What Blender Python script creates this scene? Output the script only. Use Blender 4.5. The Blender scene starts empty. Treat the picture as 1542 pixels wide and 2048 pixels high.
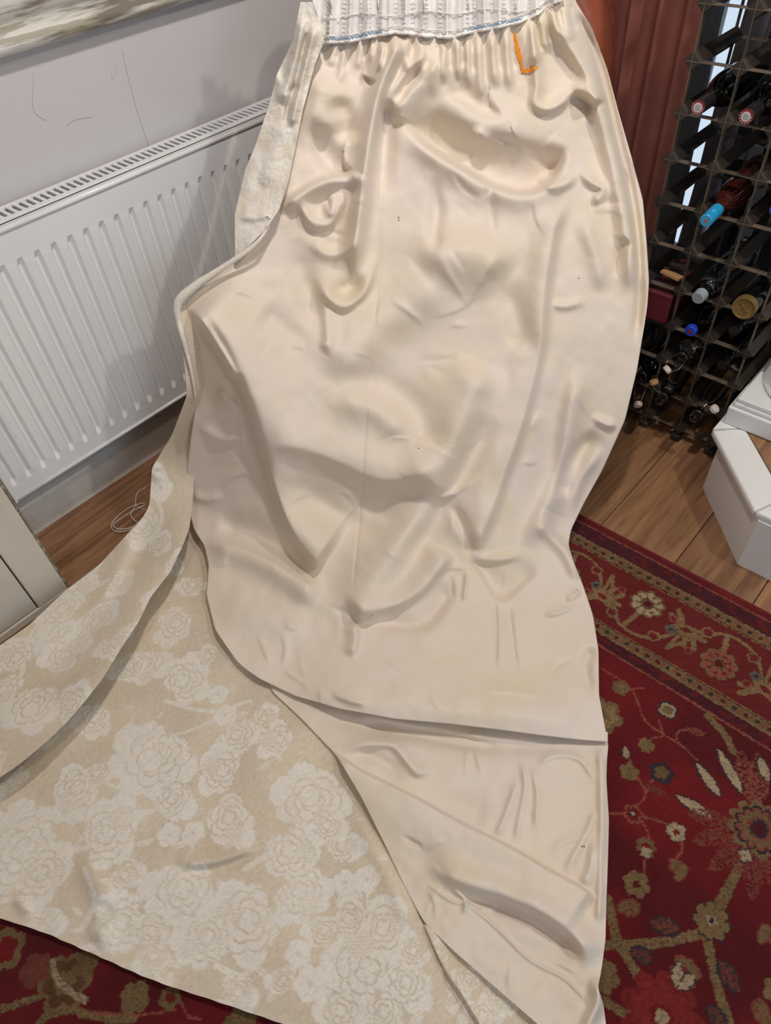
import bpy, math, random
import numpy as np
from mathutils import Matrix, Vector
random.seed(7); rng = np.random.default_rng(7)
SC = bpy.context.scene
COL = SC.collection

# ------------------------------------------------------------------ camera
W, H, FPX = 1542, 2048, 1416.4
CXP, CYP = 771.0, 1024.0
YAW, PITCH, ROLL, CAMH = -0.79101171, 0.82637608, 0.09108112, 1.5
_f = np.array([math.sin(YAW)*math.cos(PITCH), math.cos(YAW)*math.cos(PITCH), -math.sin(PITCH)])
_r = np.array([math.cos(YAW), -math.sin(YAW), 0.0]); _d = np.cross(_f, _r)
RR = _r*math.cos(ROLL)+_d*math.sin(ROLL); DD = -_r*math.sin(ROLL)+_d*math.cos(ROLL)
CAM = np.array([0, 0, CAMH])
FH = np.array([math.sin(YAW), math.cos(YAW), 0]); RH = np.array([math.cos(YAW), -math.sin(YAW), 0])
cd = bpy.data.cameras.new('camera'); cam = bpy.data.objects.new('camera', cd); COL.objects.link(cam)
cd.sensor_fit = 'HORIZONTAL'; cd.sensor_width = 36; cd.lens = FPX/W*36; cd.clip_start = 0.02
m = Matrix.Identity(4)
for i in range(3):
    m[i][0] = RR[i]; m[i][1] = -DD[i]; m[i][2] = -_f[i]; m[i][3] = CAM[i]
cam.matrix_world = m; SC.camera = cam
# ------------------------------------------------------------------ world, exposure, lamps
wd = bpy.data.worlds.new('daylight'); SC.world = wd; wd.use_nodes = True
wd.node_tree.nodes['Background'].inputs[0].default_value = (0.74, 0.87, 1.0, 1)
wd.node_tree.nodes['Background'].inputs[1].default_value = 1.05
SC.view_settings.view_transform = 'Standard'; SC.view_settings.look = 'None'
SC.view_settings.gamma = 1.0; SC.view_settings.use_curve_mapping = False
SC.view_settings.exposure = -0.14
def downlight(x, y, power, size=0.05, col=(1, 0.9, 0.78), tgt=None, cone=115):
    l = bpy.data.lights.new('downlight', 'SPOT'); l.energy = power; l.shadow_soft_size = size; l.color = col
    l.spot_size = math.radians(cone); l.spot_blend = 0.6
    o = bpy.data.objects.new('downlight', l); COL.objects.link(o); o.location = (x, y, 2.36)
    if tgt: o.rotation_euler = (Vector(tgt)-Vector((x, y, 2.36))).to_track_quat('-Z', 'Y').to_euler()
downlight(-0.62, 1.00, 66, col=(1, 0.94, 0.90), cone=160)
downlight(0.45, 1.55, 50, col=(1, 0.925, 0.79), cone=160)
downlight(0.00, -0.70, 27, col=(1, 0.91, 0.79), cone=160)
al = bpy.data.lights.new('cool_fill_light', 'AREA'); al.energy = 34; al.size = 1.6; al.color = (0.62, 0.81, 1.0)  # added bluish fill for cool ambient light; no window stands here
ao = bpy.data.objects.new('cool_fill_light', al); COL.objects.link(ao); ao.location = (3.4, -0.4, 1.5)
ao.rotation_euler = (Vector((-1, 0.9, 0.4))-ao.location).to_track_quat('-Z', 'Y').to_euler()

# ------------------------------------------------------------------ helpers
def ray(px, py):
    px = np.asarray(px, float); py = np.asarray(py, float)
    a = (px-CXP)/FPX; b = (py-CYP)/FPX
    return a[..., None]*RR+b[..., None]*DD+_f
def at_z(px, py, z):
    d = ray(px, py); t = (z-CAMH)/d[..., 2]; return CAM+t[..., None]*d
def zc_from_z(px, py, z): return (z-CAMH)/ray(px, py)[..., 2]
def zc_from_f(px, py, fd): return fd/(ray(px, py)@FH)

def mesh_obj(name, V, F, mat, parent=None, smooth=False, label=None, category=None, group=None, kind=None, mats=None):
    V = np.asarray(V, float)
    org = np.array(parent['_o']) if parent is not None and '_o' in parent else np.zeros(3)
    me = bpy.data.meshes.new(name)
    if isinstance(F, np.ndarray):
        n, k = F.shape
        me.vertices.add(len(V)); me.vertices.foreach_set('co', (V-org).ravel())
        me.loops.add(n*k); me.loops.foreach_set('vertex_index', F.ravel().astype(np.int32))
        me.polygons.add(n); me.polygons.foreach_set('loop_start', np.arange(0, n*k, k, dtype=np.int32))
        me.polygons.foreach_set('loop_total', np.full(n, k, np.int32))
        me.update(calc_edges=True); me.validate()
    else:
        me.from_pydata([tuple(v) for v in (V-org)], [], F); me.update()
    if smooth: me.polygons.foreach_set('use_smooth', np.ones(len(me.polygons), bool))
    if mat: me.materials.append(mat)
    o = bpy.data.objects.new(name, me); COL.objects.link(o)
    if parent is not None: o.parent = parent
    o['_o'] = [float(x) for x in org]
    if label: o['label'] = label
    if category: o['category'] = category
    if group: o['group'] = group
    if kind: o['kind'] = kind
    return o
def thing(name, label, category, loc, group=None):
    o = bpy.data.objects.new(name, None); COL.objects.link(o); o.location = loc; o.empty_display_size = 0.05
    o['label'] = label; o['category'] = category; o['_o'] = [float(x) for x in loc]
    if group: o['group'] = group
    return o
def structure(o): o['kind'] = 'structure'; return o
class MB:
    def __init__(s): s.V = []; s.F = []
    def add(s, V, F):
        b = len(s.V); s.V += [tuple(v) for v in V]; s.F += [tuple(i+b for i in f) for f in F]; return s
    def box(s, a, b):
        x0, y0, z0 = a; x1, y1, z1 = b
        return s.add([(x0,y0,z0),(x1,y0,z0),(x1,y1,z0),(x0,y1,z0),(x0,y0,z1),(x1,y0,z1),(x1,y1,z1),(x0,y1,z1)],
                     [(0,3,2,1),(4,5,6,7),(0,1,5,4),(1,2,6,5),(2,3,7,6),(3,0,4,7)])
    def prism(s, poly, z0, z1):
        n = len(poly)
        return s.add([(x,y,z0) for x,y in poly]+[(x,y,z1) for x,y in poly],
                     [tuple(range(n))[::-1], tuple(range(n,2*n))]+[(i,(i+1)%n,n+(i+1)%n,n+i) for i in range(n)])
    def extr_y(s, prof, y0, y1):   # prof in (x,z)
        n = len(prof)
        return s.add([(x,y0,z) for x,z in prof]+[(x,y1,z) for x,z in prof],
                     [tuple(range(n)), tuple(range(n,2*n))[::-1]]+[(i,n+i,n+(i+1)%n,(i+1)%n) for i in range(n)])
    def tube(s, pts, r, n=8, closed=False):
        P = [np.array(p, float) for p in pts]; m_ = len(P); V = []; F = []; up = np.array([0.13, 0.21, 0.97])
        rs = r if hasattr(r, '__len__') else [r]*m_
        for i in range(m_):
            t = P[min(i+1, m_-1)]-P[max(i-1, 0)] if not closed else P[(i+1) % m_]-P[i-1]
            t = t/(np.linalg.norm(t)+1e-9); a = np.cross(t, up); a /= np.linalg.norm(a)+1e-9; b = np.cross(t, a)
            for k in range(n):
                q = 2*math.pi*k/n; V.append(P[i]+rs[i]*(math.cos(q)*a+math.sin(q)*b))
        for i in range(m_ if closed else m_-1):
            j = (i+1) % m_
            for k in range(n): F.append((i*n+k, i*n+(k+1) % n, j*n+(k+1) % n, j*n+k))
        if not closed: F += [tuple(range(n))[::-1], tuple(range((m_-1)*n, m_*n))]
        return s.add(V, F)
    def lathe(s, prof, org, axis, n=24):   # prof (r, t) along axis
        o = np.array(org, float); ax = np.array(axis, float); ax /= np.linalg.norm(ax)
        a = np.cross(ax, [0.1, 0.2, 0.97]); a /= np.linalg.norm(a); b = np.cross(ax, a); V = []; F = []
        for r, t in prof:
            for k in range(n):
                q = 2*math.pi*k/n; V.append(o+ax*t+r*(math.cos(q)*a+math.sin(q)*b))
        m_ = len(prof)
        for i in range(m_-1):
            for k in range(n): F.append((i*n+k, i*n+(k+1) % n, (i+1)*n+(k+1) % n, (i+1)*n+k))
        F += [tuple(range(n))[::-1], tuple(range((m_-1)*n, m_*n))]
        return s.add(V, F)
    def obj(s, name, mat, parent=None, smooth=False, bevel=0, **k):
        o = mesh_obj(name, s.V, s.F, mat, parent, smooth, **k)
        if bevel:
            b = o.modifiers.new('bevel', 'BEVEL'); b.width = bevel; b.segments = 2; b.limit_method = 'ANGLE'; b.angle_limit = math.radians(40)
        return o
def autosmooth(o, ang=35):
    import bmesh
    bm = bmesh.new(); bm.from_mesh(o.data)
    for f in bm.faces: f.smooth = True
    for e in bm.edges:
        if len(e.link_faces) == 2 and e.calc_face_angle(0) > math.radians(ang): e.smooth = False
    bm.to_mesh(o.data); bm.free(); return o
def catmull(P, n):
    P = np.asarray(P, float)
    if len(P) == 2: return P[0]+(P[1]-P[0])*np.linspace(0, 1, n)[:, None]
    Q = np.vstack([2*P[0]-P[1], P, 2*P[-1]-P[-2]]); out = []
    for t in np.linspace(0, len(P)-1-1e-6, n):
        i = int(t); u = t-i; p0, p1, p2, p3 = Q[i:i+4]
        out.append(.5*((2*p1)+(-p0+p2)*u+(2*p0-5*p1+4*p2-p3)*u*u+(-p0+3*p1-3*p2+p3)*u**3))
    return np.array(out)
def vnoise(x, y, seed=0):   # smooth value noise in -1..1
    r_ = np.random.default_rng(seed); T = r_.uniform(-1, 1, (256, 256))
    x = np.asarray(x); y = np.asarray(y); xi = np.floor(x).astype(int); yi = np.floor(y).astype(int); fx = x-xi; fy = y-yi
    fx = fx*fx*fx*(fx*(fx*6-15)+10); fy = fy*fy*fy*(fy*(fy*6-15)+10)
    g = lambda a, b: T[a % 256, b % 256]
    return (g(xi, yi)*(1-fx)+g(xi+1, yi)*fx)*(1-fy)+(g(xi, yi+1)*(1-fx)+g(xi+1, yi+1)*fx)*fy

# ------------------------------------------------------------------ materials
def lin(c): return tuple(((v/255)/12.92 if v/255 <= .04045 else ((v/255+.055)/1.055)**2.4) for v in c)+(1,)
def N(nt, t, **k):
    n = nt.nodes.new(t)
    for a, v in k.items(): setattr(n, a, v)
    return n
def mat_base(name, col, rough=.5, metal=0, spec=.5, sheen=0, noise=None, bump=None, coat=0, trans=0):
    """noise: (scale, colour2, lo, hi[, stretch]) mixes a second colour; bump: (scale, strength, dist[, stretch])"""
    mt = bpy.data.materials.new(name); mt.use_nodes = True; nt = mt.node_tree; p = nt.nodes['Principled BSDF']
    p.inputs['Base Color'].default_value = lin(col); p.inputs['Roughness'].default_value = rough
    p.inputs['Metallic'].default_value = metal; p.inputs['Specular IOR Level'].default_value = spec
    if sheen: p.inputs['Sheen Weight'].default_value = sheen; p.inputs['Sheen Roughness'].default_value = .4
    if coat: p.inputs['Coat Weight'].default_value = coat
    if trans: p.inputs['Transmission Weight'].default_value = trans
    tc = N(nt, 'ShaderNodeTexCoord')
    def tex(scale, st, detail=6):
        mp = N(nt, 'ShaderNodeMapping'); mp.inputs['Scale'].default_value = st or (1, 1, 1)
        nt.links.new(tc.outputs['Object'], mp.inputs['Vector'])
        n = N(nt, 'ShaderNodeTexNoise'); n.inputs['Scale'].default_value = scale; n.inputs['Detail'].default_value = detail
        n.inputs['Roughness'].default_value = .6
        nt.links.new(mp.outputs[0], n.inputs['Vector']); return n
    if noise:
        for nz in (noise if isinstance(noise, list) else [noise]):
            n = tex(nz[0], nz[4] if len(nz) > 4 else None)
            mr = N(nt, 'ShaderNodeMapRange'); mr.inputs[1].default_value = nz[2]; mr.inputs[2].default_value = nz[3]
            nt.links.new(n.outputs[0], mr.inputs[0])
            mx = N(nt, 'ShaderNodeMix', data_type='RGBA'); nt.links.new(mr.outputs[0], mx.inputs[0])
            src = p.inputs['Base Color'].links
            if src: nt.links.new(src[0].from_socket, mx.inputs[6])
            else: mx.inputs[6].default_value = lin(col)
            mx.inputs[7].default_value = lin(nz[1]); nt.links.new(mx.outputs[2], p.inputs['Base Color'])
    if bump:
        n = tex(bump[0], bump[3] if len(bump) > 3 else None); b = N(nt, 'ShaderNodeBump')
        b.inputs['Strength'].default_value = bump[1]; b.inputs['Distance'].default_value = bump[2]
        nt.links.new(n.outputs[0], b.inputs['Height']); nt.links.new(b.outputs[0], p.inputs['Normal'])
    return mt
M = {}
M['wall'] = mat_base('wall_paint', (208, 205, 206), .6, noise=(2.5, (200, 197, 198), .4, .8), bump=(60, .08, .002))
M['ceil'] = mat_base('ceiling_paint', (236, 235, 232), .8)
M['rad'] = mat_base('radiator_enamel', (236, 236, 236), .22, coat=.3)
M['raddark'] = mat_base('radiator_inside', (96, 96, 98), .7)
M['skirt'] = mat_base('skirting_paint', (228, 225, 218), .4, noise=(30, (206, 200, 190), .55, .8))
M['distress'] = mat_base('distressed_paint', (214, 211, 201), .55,
    noise=[(11, (124, 114, 100), .485, .545, (1, .13, 1.8)), (44, (168, 160, 142), .52, .58, (1, .12, 1)), (5, (232, 229, 222), .56, .60, (1, .2, 2))], bump=(16, .5, .004, (1, .15, 1.4)))
M['distress2'] = mat_base('chipped_white_paint', (226, 226, 226), .5, noise=(24, (120, 112, 104), .67, .70), bump=(30, .25, .003))
M['cab'] = mat_base('cream_cabinet_paint', (214, 207, 194), .4, noise=(6, (205, 197, 183), .4, .7))
M['cabedge'] = mat_base('worn_cabinet_edge', (120, 112, 98), .6, noise=(40, (176, 168, 150), .5, .6))
M['cabline'] = mat_base('cabinet_groove', (84, 72, 60), .7)
M['steppaint'] = mat_base('stair_paint', (232, 231, 230), .35)
M['lining'] = mat_base('cotton_sateen_lining', (228, 214, 197), .5, spec=.3, sheen=.15,
    noise=[(3.2, (230, 217, 206), .42, .62), (5.5, (226, 212, 186), .52, .72), (420, (219, 205, 188), .5, .8)], bump=(70, .14, .004))
M['tape'] = mat_base('white_heading_tape', (240, 236, 233), .6, sheen=.2)
M['cord'] = mat_base('white_cotton_cord', (238, 232, 224), .7)
M['bluemark'] = mat_base('blue_pen', (120, 170, 210), .7)
M['orange'] = mat_base('orange_chalk', (245, 150, 30), .7, noise=(120, (240, 190, 110), .55, .7))
M['hook'] = mat_base('white_plastic', (236, 236, 234), .35)
M['bronze'] = mat_base('rusty_pin', (110, 84, 60), .5, metal=.6)
M['leather'] = mat_base('tan_leather', (152, 80, 54), .30, spec=.7, coat=.25, noise=(7, (120, 60, 40), .45, .7), bump=(120, .15, .002))
M['drape'] = mat_base('rust_velvet', (142, 84, 72), .8, noise=(8, (124, 70, 60), .4, .7))
M['rackwood'] = mat_base('dark_stained_pine', (58, 50, 43), .6, noise=(14, (36, 31, 27), .4, .65, (1, .15, 1)), bump=(40, .2, .002, (1, .1, 1)))
M['steel'] = mat_base('galvanised_strip', (118, 104, 88), .5, metal=.3, noise=(20, (80, 71, 62), .45, .7))
M['dglass'] = mat_base('dark_bottle_glass', (10, 12, 12), .06, spec=.6)
M['capsule'] = mat_base('black_capsule', (30, 28, 28), .35)
M['redcap'] = mat_base('maroon_print', (122, 40, 44), .4)
M['whitecap'] = mat_base('pale_print', (206, 190, 186), .4)
M['rose'] = mat_base('rose_wine_glass', (64, 26, 19), .07, spec=.6)
M['turq'] = mat_base('turquoise_screw_cap', (32, 150, 205), .35, coat=.2)
M['bluecap'] = mat_base('blue_screw_cap', (34, 66, 190), .35)
M['clearcap'] = mat_base('translucent_white_cap', (150, 160, 166), .35)
M['gold'] = mat_base('gold_lid', (138, 114, 66), .35, metal=.5)
M['porcelain'] = mat_base('porcelain_stopper', (208, 196, 188), .25)
M['cork'] = mat_base('cork', (196, 150, 100), .8)
M['wire'] = mat_base('bail_wire', (150, 150, 150), .3, metal=.9)
M['redseal'] = mat_base('orange_rubber_seal', (170, 90, 60), .6)
M['redbox'] = mat_base('maroon_card', (100, 34, 44), .5)
M['winwhite'] = mat_base('shaded_window_frame', (96, 100, 108), .4)  # white frame, its shade put into the colour as grey
M['windark'] = mat_base('dark_grey_post', (44, 45, 47), .7)
M['hairline'] = mat_base('hairline_mark', (172, 164, 162), .8)
M['darkback'] = mat_base('dark_backing', (24, 26, 30), .5)
M['edgeblue'] = mat_base('selvedge_edge', (176, 184, 188), .8)
def glass(name, col, rough=.05):
    mt = bpy.data.materials.new(name); mt.use_nodes = True; p = mt.node_tree.nodes['Principled BSDF']
    p.inputs['Base Color'].default_value = lin(col); p.inputs['Roughness'].default_value = rough
    p.inputs['Transmission Weight'].default_value = 1; p.inputs['IOR'].default_value = 1.45; return mt
M['glass'] = glass('clear_bottle_glass', (214, 220, 220)); M['pane'] = glass('window_glass', (250, 252, 255), 0)
def wood_mat():
    mt = bpy.data.materials.new('oak_laminate'); mt.use_nodes = True; nt = mt.node_tree; p = nt.nodes['Principled BSDF']
    tc = N(nt, 'ShaderNodeTexCoord'); oi = N(nt, 'ShaderNodeObjectInfo')
    ad = N(nt, 'ShaderNodeVectorMath', operation='ADD'); sc_ = N(nt, 'ShaderNodeVectorMath', operation='SCALE')
    cmb = N(nt, 'ShaderNodeCombineXYZ'); nt.links.new(oi.outputs['Random'], cmb.inputs[0]); nt.links.new(oi.outputs['Random'], cmb.inputs[1])
    nt.links.new(cmb.outputs[0], sc_.inputs[0]); sc_.inputs['Scale'].default_value = 37
    nt.links.new(tc.outputs['Object'], ad.inputs[0]); nt.links.new(sc_.outputs[0], ad.inputs[1])
    mp = N(nt, 'ShaderNodeMapping'); mp.inputs['Scale'].default_value = (1, .09, 1); nt.links.new(ad.outputs[0], mp.inputs[0])
    n1 = N(nt, 'ShaderNodeTexNoise'); n1.inputs['Scale'].default_value = 34; n1.inputs['Detail'].default_value = 8; n1.inputs['Distortion'].default_value = 1.2
    nt.links.new(mp.outputs[0], n1.inputs[0])
    cr = N(nt, 'ShaderNodeValToRGB'); e = cr.color_ramp.elements
    e[0].position = .3; e[0].color = lin((118, 82, 57)); e[1].position = .7; e[1].color = lin((174, 131, 95))
    nt.links.new(n1.outputs[0], cr.inputs[0])
    hs = N(nt, 'ShaderNodeHueSaturation'); mr = N(nt, 'ShaderNodeMapRange'); mr.inputs[3].default_value = .82; mr.inputs[4].default_value = 1.1
    nt.links.new(oi.outputs['Random'], mr.inputs[0]); nt.links.new(mr.outputs[0], hs.inputs['Value']); nt.links.new(cr.outputs[0], hs.inputs['Color'])
    nt.links.new(hs.outputs[0], p.inputs['Base Color']); p.inputs['Roughness'].default_value = .38
    b = N(nt, 'ShaderNodeBump'); b.inputs['Strength'].default_value = .12; b.inputs['Distance'].default_value = .002
    nt.links.new(n1.outputs[0], b.inputs['Height']); nt.links.new(b.outputs[0], p.inputs['Normal']); return mt
M['wood'] = wood_mat()
def attr_mat(name, rough, bscale, bstr, bdist, sheen=0, attr='Col', stretch=None):
    mt = bpy.data.materials.new(name); mt.use_nodes = True; nt = mt.node_tree; p = nt.nodes['Principled BSDF']
    a = N(nt, 'ShaderNodeAttribute'); a.attribute_name = attr
    tc = N(nt, 'ShaderNodeTexCoord'); mp = N(nt, 'ShaderNodeMapping'); mp.inputs['Scale'].default_value = stretch or (1, 1, 1)
    nt.links.new(tc.outputs['Object'], mp.inputs[0])
    n = N(nt, 'ShaderNodeTexNoise'); n.inputs['Scale'].default_value = bscale; n.inputs['Detail'].default_value = 5; n.inputs['Roughness'].default_value = .7
    nt.links.new(mp.outputs[0], n.inputs[0])
    mr = N(nt, 'ShaderNodeMapRange'); mr.inputs[1].default_value = .3; mr.inputs[2].default_value = .7; mr.inputs[3].default_value = .86; mr.inputs[4].default_value = 1.1
    nt.links.new(n.outputs[0], mr.inputs[0])
    hs = N(nt, 'ShaderNodeHueSaturation'); nt.links.new(mr.outputs[0], hs.inputs['Value']); nt.links.new(a.outputs['Color'], hs.inputs['Color'])
    nt.links.new(hs.outputs[0], p.inputs['Base Color']); p.inputs['Roughness'].default_value = rough
    p.inputs['Specular IOR Level'].default_value = .2
    if sheen: p.inputs['Sheen Weight'].default_value = sheen
    b = N(nt, 'ShaderNodeBump'); b.inputs['Strength'].default_value = bstr; b.inputs['Distance'].default_value = bdist
    nt.links.new(n.outputs[0], b.inputs['Height']); nt.links.new(b.outputs[0], p.inputs['Normal']); return mt
M['rug'] = attr_mat('wool_pile', .95, 420, .5, .004, .1)
M['damask'] = attr_mat('damask_weave', .7, 260, .45, .003, .2, stretch=(1, .35, 1))
def set_col(o, C):
    me = o.data; a = me.color_attributes.new('Col', 'FLOAT_COLOR', 'POINT')
    C4 = np.ones((len(C), 4), np.float32); C4[:, :3] = C; a.data.foreach_set('color', C4.ravel())

# ------------------------------------------------------------------ room shell
XW, YW, XE, YS, ZC = -1.75, 2.12, 3.8, -3.6, 2.4
WY0, WY1 = -0.82, -0.25   # window opening in the back wall (x range)
structure(MB().box((XW-.1, YS, 0), (XW, YW+.1, ZC)).obj('wall_left', M['wall']))
wb = MB(); wb.box((XW, YW, 0), (WY0, YW+.1, ZC)); wb.box((WY1, YW, 0), (XE, YW+.1, ZC)); wb.box((WY0, YW, 2.1), (WY1, YW+.1, ZC)); pass
structure(wb.obj('wall_back', M['wall']))
structure(MB().box((XE, YS, 0), (XE+.1, YW+.1, ZC)).obj('wall_right', M['wall']))
structure(MB().box((XW-.1, YS-.1, 0), (XE+.1, YS, ZC)).obj('wall_front', M['wall']))
structure(MB().box((XW-.1, YS-.1, ZC), (XE+.1, YW+.1, ZC+.1)).obj('ceiling', M['ceil']))
floor = structure(MB().box((XW-.1, YS-.1, -.12), (XE+.1, YW+.1, -.012)).obj('floor', M['cabline']))
# planks run along y; seams taken from the photograph
xs = [XW, -1.58, -1.385, -1.19, -0.995, -0.80, -0.48, -0.265, -0.06, 0.145, 0.35, 0.56, 0.77, 0.98, 1.19, 1.4, 1.6, 1.8, 2.0, 2.2, 2.4, 2.6, 2.8, 3.0, 3.2, 3.4, 3.6, XE]
for i in range(len(xs)-1):
    y = YS+[-.05, -.62, -.30, -.85][i % 4]+random.uniform(-.04, .04)
    while y < YW:
        y1 = y+1.22; a, b = max(y, YS), min(y1, YW)
        if b-a > .02:
            MB().box((xs[i]+.0012, a+.0012, -.014), (xs[i+1]-.0012, b-.0012, 0)).obj('plank', M['wood'], floor)
        y = y1
# window behind the rack: white frame, mullion, dark sheets for the shade there, glass
win = MB(); 
win.box((WY0, YW+.02, 0), (WY0+.012, YW+.08, 2.1)); win.box((WY1-.03, YW+.02, 0), (WY1, YW+.08, 2.1)); win.box((WY0, YW+.02, .30), (WY1, YW+.08, .36)); win.box((WY0, YW+.02, 2.05), (WY1, YW+.08, 2.1))
def taper(b, y0, y1, x0t, x1t, x0b, x1b, zb=0.0, zt=2.1, zr0=.40, zr1=1.05):   # upright whose sides lean
    f_ = lambda t_, b_, z: b_+(t_-b_)*(z-zr0)/(zr1-zr0)
    return b.add([(f_(x0t, x0b, zb), y0, zb), (f_(x1t, x1b, zb), y0, zb), (f_(x1t, x1b, zb), y1, zb), (f_(x0t, x0b, zb), y1, zb), (f_(x0t, x0b, zt), y0, zt), (f_(x1t, x1b, zt), y0, zt), (f_(x1t, x1b, zt), y1, zt), (f_(x0t, x0b, zt), y1, zt)],
                 [(0,3,2,1),(4,5,6,7),(0,1,5,4),(1,2,6,5),(2,3,7,6),(3,0,4,7)])
w1 = structure(win.obj('window_1', M['winwhite'], bevel=.004))
taper(MB(), YW+.0, YW+.075, -.737, -.672, -.759, -.70).obj('stile', M['winwhite'], w1)
MB().box((WY0+.012, YW+.045, .36), (-0.742, YW+.051, 2.05)).obj('pane', M['pane'], w1)
MB().box((WY0+.012, YW+.035, 0), (WY1-.03, YW+.06, .30)).obj('panel', M['darkback'], w1)  # added dark sheet, darkens the low cells down to the floor
MB().box((-0.69, YW+.035, .36), (WY1-.03, YW+.06, 2.05)).obj('panel', M['darkback'], w1)  # dark sheet widened so everything behind the rack is dark
MB().box((-0.60, YW+.02, .36), (-0.565, YW+.07, 2.05)).obj('mullion', M['winwhite'], w1)
MB().box((-0.665, YW+.02, .66), (WY1-.03, YW+.07, .70)).obj('glazing_bar', M['winwhite'], w1)
structure(taper(MB(), 2.085, YW-.002, -.87, -.792, -.87, -.768).obj('trim_1', M['windark']))
# skirting, left wall: plain board with moulded top
sk = [(XW, 0), (-1.728, 0), (-1.728, .098), (-1.733, .106), (-1.733, .118), (-1.740, .126), (XW, .128)]
structure(MB().extr_y(sk, YS, YW).obj('baseboard_left', M['skirt']))
structure(MB().extr_y([(x, z) for x, z in [(XW+.0005, .128), (-1.7405, .128), (-1.7405, .134), (XW+.0005, .134)]], YS, YW).obj('trim_2', M['cabedge']))
structure(MB().box((XW, YW-.02, 0), (-.84, YW, .12)).obj('baseboard_back', M['skirt']))

# ------------------------------------------------------------------ radiator
RX, RB, RT, RY0, RY1 = -1.640, .205, .835, .262, 1.452
rad = thing('radiator', 'white fluted panel radiator with slotted top grille on the left wall', 'radiator', (-1.69, .86, .0))
prof = []
pitch = .043; y = RY0+.012; prof.append((RY0, 0)); prof.append((y-.004, 0))
while y+pitch < RY1-.008:
    prof += [(y, 0), (y+.006, -.008), (y+.012, -.009), (y+.0185, 0), (y+.020, .0008), (y+pitch-.002, .0008)]; y += pitch
prof.append((RY1, 0))
zl = [RB, RB+.045, RB+.062, RT-.085, RT-.068, RT-.004]; dep = [0, 0, 1, 1, 0, 0]
V = []; F = []; n = len(prof)
for z, d in zip(zl, dep):
    for yy, dx in prof: V.append((RX+dx*d, yy, z))
for i in range(len(zl)-1):
    for j in range(n-1): F.append((i*n+j, i*n+j+1, (i+1)*n+j+1, (i+1)*n+j))
fp = mesh_obj('front_panel', V, F, M['rad'], rad)
MB().tube([(RX-.002, RY0+.004, RT-.002), (RX-.002, RY1-.004, RT-.002)], .007, 10).obj('top_seam', M['rad'], rad, smooth=True)
MB().tube([(RX-.001, RY0+.004, RB+.004), (RX-.001, RY1-.004, RB+.004)], .006, 10).obj('bottom_seam', M['rad'], rad, smooth=True)
MB().box((-1.722, RY0+.01, RB+.01), (-1.716, RY1-.01, RT-.02)).obj('rear_panel', M['raddark'], rad)
for yy in (RY0, RY1-.004): MB().box((-1.725, yy-.003, RB-.004), (RX+.004, yy+.004, RT+.008)).obj('side_panel', M['rad'], rad, bevel=.002)
gx0, gx1 = -1.728, -1.652
g = MB(); g.box((gx0, RY0, RT+.004), (gx0+.012, RY1, RT+.011)); g.box((gx1-.016, RY0, RT+.004), (gx1, RY1, RT+.011)); g.box((gx1-.003, RY0, RT-.018), (gx1, RY1, RT+.008)); g.box((gx0, RY0, RT-.02), (gx0+.003, RY1, RT+.008))
gr = g.obj('top_grille', M['rad'], rad, bevel=.001)
MB().box((gx0+.004, RY0+.004, RT-.03), (gx1-.004, RY1-.004, RT-.028)).obj('fin_pack', M['raddark'], rad)
sl = None; yy = RY0+.010
while yy < RY1-.008:
    if sl is None:
        sl = MB().box((gx0+.011, yy, RT+.0045), (gx1-.015, yy+.0085, RT+.0105)).obj('grille_bar', M['rad'], gr); y00 = yy
    else:
        c = sl.copy(); COL.objects.link(c); c.parent = gr; c.location = (0, yy-y00, 0)
    yy += .0176

# ------------------------------------------------------------------ picture frame
pf = thing('picture_frame', 'distressed whitewashed wooden picture frame hung above the radiator', 'picture frame', (XW, 1.05, 1.1))
pr = [(0, 0), (.030, 0), (.034, .003), (.040, .010), (.040, .018), (.036, .026), (.031, .030), (.030, .050), (.036, .058), (.042, .075), (.041, .095), (.034, .104), (.028, .110), (.028, .130), (.020, .134), (0, .134)]
fx, fz, fy0, fy1, fz1 = XW+.002, 1.108, .30, 1.75, 2.0
def rail(y0, z0, y1, z1, name='frame_rail'):
    a = np.array([0, y0, z0]); b = np.array([0, y1, z1]); t = (b-a)/np.linalg.norm(b-a); inn = np.cross(np.array([1, 0, 0]), t)
    V = []; n_ = len(pr)
    for P, s in ((a, 1), (b, -1)):
        for d, w in pr: V.append(P+np.array([fx+d, 0, 0])+inn*w+t*w*s)
    F = [(i, i+1, n_+i+1, n_+i) for i in range(n_-1)]+[tuple(range(n_))[::-1], tuple(range(n_, 2*n_))]
    autosmooth(mesh_obj(name, V, F, M['distress'], pf), 50)
rail(fy0, fz, fy1, fz); rail(fy1, fz, fy1, fz1); rail(fy1, fz1, fy0, fz1); rail(fy0, fz1, fy0, fz)
MB().box((fx, fy0+.12, fz+.12), (fx+.012, fy1-.12, fz1-.12)).obj('canvas', M['darkback'], pf)

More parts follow.
